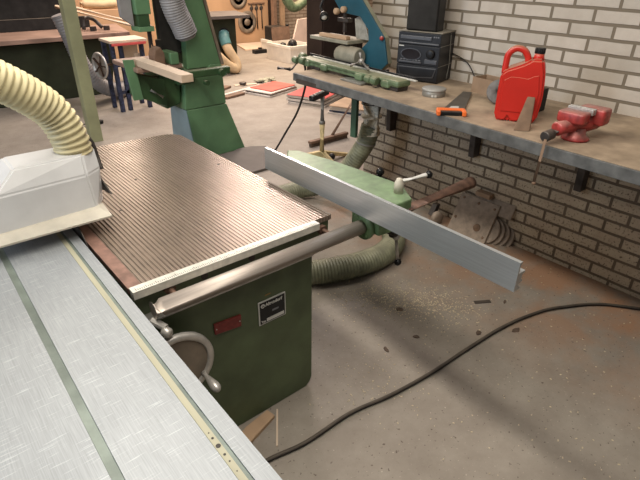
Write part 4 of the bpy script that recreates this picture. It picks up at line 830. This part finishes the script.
# planer like machine at far left: olive cabinet, brown top
pm = thing('planer', 'long dark olive planing machine with brown table at far left', 'planer', (1.2, 7.4, 0))
b = NB(); prism(b, [(0.4, 0.0), (2.30, 0.0), (2.45, 0.68), (0.2, 0.68)], 'y', 7.05, 7.7, bev=0.01); obj('base', b, 'darkgreen_cab', pm)
b = NB(); hexa(b, [(0.1, 6.85, 0.71), (2.58, 6.85, 0.71), (2.78, 7.85, 0.71), (0.1, 7.85, 0.71), (0.1, 6.85, 0.76), (2.58, 6.85, 0.76), (2.78, 7.85, 0.76), (0.1, 7.85, 0.76)], 0.004); obj('table', b, 'top_brown', pm)
b = NB(); box(b, 0.4, 2.35, 7.62, 7.66, 0.761, 0.90, 0.004); box(b, 1.2, 2.25, 7.95, 8.05, 0.0, 1.12, 0.004, 0); obj('fence', b, 'black_matte', pm)
b = NB()
for xx in (2.05, 2.25, 2.42): cyl(b, (xx, 7.2, 0.761), 0.04, 0.05, n=14); 
tube(b, spline([(2.15, 7.25, 0.78), (2.2, 7.3, 0.9), (2.32, 7.35, 0.88), (2.4, 7.3, 0.78)], 6), 0.025, 8)
obj('clamp_knob', b, 'iron', pm)
b = NB(); tube(b, [(2.0, 7.72, 1.02), (2.60, 6.35, 0.84)], 0.022, 10); tube(b, [(2.12, 7.72, 1.03), (2.72, 6.5, 0.845)], 0.022, 10); solo('rail_pair', b, 'wood_lite', 'two pale long rails slanting over the brown machine table', 'rails')
b = NB(); box(b, 1.3, 2.35, 7.93, 8.3, 1.121, 1.16, 0.004); solo('pale_shelf_board', b, 'wood_lite', 'pale board on top of the black box behind the planing machine', 'board')
gh2 = NB(); ribbed(gh2, [(1.72, 6.6, 1.02), (1.78, 6.6, 0.80), (1.86, 6.6, 0.48), (2.02, 6.6, 0.22), (2.22, 6.65, 0.12), (2.5, 6.85, 0.10)], 0.085, 0.006, 0.03, 18); solo('grey_floor_hose', gh2, 'hose_grey', 'grey ribbed hose bending to the floor behind the handwheel', 'hose')
# orange wood objects on far shelf
b = NB(); box(b, 2.55, 3.75, 8.9, 9.5, 0.0, 0.86, 0.01); solo('wooden_chest', b, 'ply', 'warm orange wooden chest behind the planing machine', 'chest')
b = NB(); tube(b, spline([(2.7, 9.05, 0.95), (3.0, 8.98, 0.93), (3.3, 9.0, 0.95), (3.7, 9.1, 1.0)], 8), 0.065, 12); solo('cream_hose', b, 'hose_cream', 'cream hose lying on the orange wooden chest', 'hose')
b = NB(); box(b, 1.9, 2.5, 9.2, 9.6, 0.0, 1.12, 0.01); solo('red_cupboard', b, 'red_paint', 'red painted cupboard in the far left background', 'cupboard')

# ================================================================== MIDDLE BACKGROUND
dc_ = thing('router_table', 'dark olive cabinet with grey top and round hose opening', 'cabinet', (4.2, 7.8, 0))
b = NB(); prism(b, [(3.80, 7.50), (4.47, 7.39), (4.60, 7.95), (3.90, 8.1)], 'z', 0.0, 0.78, bev=0.004); obj('carcass', b, 'darkgreen_cab', dc_)
b = NB(); prism(b, [(3.60, 7.38), (4.66, 7.26), (4.86, 8.0), (3.80, 8.2)], 'z', 0.781, 0.825, bev=0.004); obj('top', b, 'mat', dc_)
b = NB(); lathe(b, [(0.09, 0), (0.09, 0.006)], (4.27, 7.418, 0.56), (-0.16, -1, 0), 28); obj('hose_opening', b, 'black', dc_)
b = NB(); box(b, 4.0, 4.06, 7.40, 7.455, 0.30, 0.72, 0.002); obj('socket_panel', b, 'hose_grey', dc_)
ch = thing('cream_extraction_hose', 'cream extraction hose with teal cuff bending at the dark olive cabinet', 'hose', (4.2, 7.3, 0))
b = NB(); tube(b, spline([(4.26, 7.40, 0.56), (4.22, 7.33, 0.50), (4.23, 7.26, 0.36), (4.32, 7.20, 0.16), (4.28, 7.16, 0.075), (4.14, 7.16, 0.15), (3.95, 7.16, 0.32), (3.80, 7.2, 0.42), (3.6, 7.3, 0.46)], 10), 0.074, 18); obj('hose_body', b, 'hose_cream', ch)
b = NB(); tube(b, spline([(4.26, 7.40, 0.56), (4.222, 7.335, 0.505), (4.222, 7.28, 0.41)], 6), 0.082, 18); obj('cuff', b, 'teal', ch)
# wall tools
for (xx, zz, r_, lab) in ((6.0, 0.88, 0.20, 'large round disc hanging on the plywood wall'), (6.18, 0.42, 0.22, 'round dark disc low on the plywood wall')):
    b = NB(); lathe(b, [(r_ * 0.62, 0), (r_, 0.004), (r_, 0.02), (r_ * 0.62, 0.024), (r_ * 0.62, 0)], (xx, 9.748, zz), (0, -1, 0), 32); lathe(b, [(r_ * .63, 0.004), (r_ * .3, 0.004), (r_ * .28, 0.03), (0, 0.03)], (xx, 9.748, zz), (0, -1, 0), 20); solo('wall_disc', b, 'wheel_in', lab, 'disc')
for i, xx in enumerate((6.30, 6.42, 6.54)):
    b = NB(); tube(b, [(xx, 9.735, 0.75), (xx + 0.01, 9.735, 0.28)], 0.014, 8); lathe(b, [(0.03, 0), (0.045, 0.01), (0.03, 0.02)], (xx, 9.747, 0.68), (0, -1, 0), 16)
    solo('hanging_tool', b, 'iron', ['left one of the long dark tools hanging on the plywood wall', 'middle one of the long dark tools hanging on the plywood wall', 'right one of the long dark tools hanging on the plywood wall'][i], 'tool', 'tools on the plywood wall')
b = NB(); box(b, 6.22, 6.62, 9.72, 9.749, 0.76, 0.785, 0.002); solo('tool_rack', b, 'wood_dk', 'wooden tool rail on the plywood wall', 'rack')
b = NB(); prism(b, [(5.6, 8.95), (6.25, 8.85), (6.65, 9.6), (5.85, 9.7)], 'z', 0.0, 0.03, bev=0.003); solo('plywood_sheet', b, 'wood_lite', 'yellowish plywood sheet lying at the foot of the plywood wall', 'sheet')
b = NB(); box(b, 5.55, 5.82, 8.52, 8.64, 0.0, 0.07, 0.01); cyl(b, (5.7, 8.58, 0.07), 0.04, 0.03, n=12); solo('black_tool_case', b, 'black', 'low black tool on the floor before the plywood sheet', 'tool')
def crate(x0, x1, y0, y1, h, label):
    r = thing('storage_crate', label, 'crate', ((x0 + x1) / 2, (y0 + y1) / 2, 0)); b = NB()
    box(b, x0, x1, y0, y1, 0, 0.02); 
    for q in ((x0, x1, y0, y0 + 0.02), (x0, x1, y1 - 0.02, y1), (x0, x0 + 0.02, y0 + 0.02, y1 - 0.02), (x1 - 0.02, x1, y0 + 0.02, y1 - 0.02)): box(b, *q, 0.02, h)
    obj('shell', b, 'crate', r)
    b = NB(); box(b, x0 - 0.015, x1 + 0.015, y0 - 0.015, y0, h - 0.05, h, 0.003); box(b, x0 - 0.015, x0, y0, y1, h - 0.05, h, 0.003); obj('rim', b, 'crate', r)
crate(5.48, 6.0, 7.32, 8.02, 0.28, 'large white crate nearest, with brown cardboard and black things on it')
crate(5.88, 6.35, 8.30, 8.80, 0.22, 'smaller white crate behind the large one')
b = NB(); box(b, 0, 0.40, 0, 0.02, 0, 0.50, 0.002, 0, Matrix.Translation((5.66, 8.06, 0.0)) @ Matrix.Rotation(-0.12, 4, 'X')); solo('cardboard_sheet', b, 'wood_dk', 'brown cardboard piece standing up behind the large white crate', 'cardboard')
b = NB()
for i in range(9): ball(b, (random.uniform(5.64, 5.85), random.uniform(7.55, 7.85), 0.12 + random.random() * 0.20), random.uniform(.06, .10), n=8)
o = solo('black_rags', b, 'black', 'bundle of black rags on the large white crate', 'rags')
b = NB(); box(b, 5.92, 6.25, 8.36, 8.74, 0.021, 0.46, 0.02); tube(b, spline([(5.9, 8.38, 0.46), (6.0, 8.36, 0.36), (6.2, 8.37, 0.40), (6.2, 8.38, 0.5)], 6), 0.03, 8); solo('black_machine', b, 'black', 'black machine part sitting on the smaller white crate', 'machine part')
b = NB(); prism(b, [(6.07, 0.0), (6.27, 0.60), (6.9, 0.64), (6.9, 0.0)], 'y', 8.12, 8.16, bev=0.004); solo('display_board', b, 'pinkboard', 'pale pink-white board standing right of the large white crate', 'board')
b = NB(); box(b, 6.55, 6.63, 9.3, 9.4, 0.0, 2.5, 0.004); solo('dark_pole', b, 'wood_dk', 'tall dark wooden pole at the corner of the plywood wall', 'pole')
b = NB(); box(b, 6.92, 7.02, 9.55, 9.62, 0.0, 2.5, 0.004); solo('tan_pole', b, 'wood', 'tall tan wooden pole before the far brick wall', 'pole')
gp = thing('overhead_hose', 'fat pale green hose sagging before the far brick wall', 'hose', (6.6, 8.4, 0.75))
b = NB(); ribbed(b, [(6.05, 8.3, 1.3), (6.10, 8.3, 1.0), (6.28, 8.3, 0.80), (6.50, 8.3, 0.86), (6.64, 8.3, 1.02), (6.70, 8.3, 1.35)], 0.085, 0.003, 0.03, 18); obj('hose_body', b, 'green_pale', gp)
# black cabinet behind the blue bandsaw
bc = thing('tall_black_cabinet', 'tall black cabinet standing beyond the end of the brick wall', 'cabinet', (5.3, 5.9, 0))
b = NB(); box(b, 5.02, 5.85, 5.95, 6.30, 0, 2.3, 0.006); obj('carcass', b, 'dark_cab', bc)
b = NB(); box(b, 5.04, 5.42, 5.935, 5.95, 0.04, 2.26, 0.002); obj('door', b, 'dark_cab', bc)
b = NB(); box(b, 5.435, 5.83, 5.935, 5.95, 0.04, 2.26, 0.002); obj('door', b, 'dark_cab', bc)
b = NB(); box(b, 2.80, 3.0, 2.74, 2.757, 0.0, 2.9); struct('trim_wall_end', b, 'brick_end')

# ================================================================== LIGHTS
def area(name, loc, sx, sy, energy, color, rot=(0, 0, 0)):
    l = bpy.data.lights.new(name, 'AREA'); l.shape = 'RECTANGLE'; l.size = sx; l.size_y = sy; l.energy = energy; l.color = color
    o = bpy.data.objects.new(name, l); COL.objects.link(o); o.location = loc; o.rotation_euler = rot; return o
area('fluorescent_lamp', (0.45, 1.4, 2.95), 0.34, 3.4, 104, (1.0, 0.94, 0.84))
area('fluorescent_lamp', (-1.8, 3.0, 2.95), 0.3, 4.0, 42, (1.0, 0.95, 0.88))
area('fluorescent_lamp', (3.2, 4.9, 2.95), 0.3, 2.6, 105, (1.0, 0.87, 0.84))
area('workshop_lamp', (5.4, 7.6, 2.9), 1.0, 2.0, 200, (1.0, 0.80, 0.62))
area('workshop_lamp', (2.6, 7.9, 2.9), 1.0, 1.2, 80, (1.0, 0.84, 0.70))
area('skylight_window', (-3.6, 2.8, 2.0), 2.4, 1.4, 90, (0.66, 0.80, 1.0), (0, radians(-75), 0))

w = bpy.data.worlds.new('workshop_ambient'); S.world = w; w.use_nodes = True
bg = w.node_tree.nodes['Background']; bg.inputs[0].default_value = (0.9, 0.85, 0.80, 1); bg.inputs[1].default_value = 0.22

# ================================================================== CAMERA
f, pit, yaw, roll = 506.085, 0.507807, 0.701867, 0.0116087
fw = Vector((sin(yaw) * cos(pit), cos(yaw) * cos(pit), -sin(pit))); r0 = Vector((cos(yaw), -sin(yaw), 0)); u0 = r0.cross(fw)
R2 = r0 * cos(roll) + u0 * sin(roll); U2 = -r0 * sin(roll) + u0 * cos(roll)
cam = bpy.data.cameras.new('camera'); co = bpy.data.objects.new('camera', cam); COL.objects.link(co)
cam.sensor_width = 36; cam.lens = f / 640 * 36; cam.clip_start = 0.05; cam.clip_end = 60
mt = Matrix((R2, U2, -fw)).transposed().to_4x4(); mt.translation = Vector((0, 0, 1.6)); co.matrix_world = mt
S.camera = co
S.view_settings.view_transform = 'Standard'; S.view_settings.look = 'None'; S.view_settings.exposure = 0.0
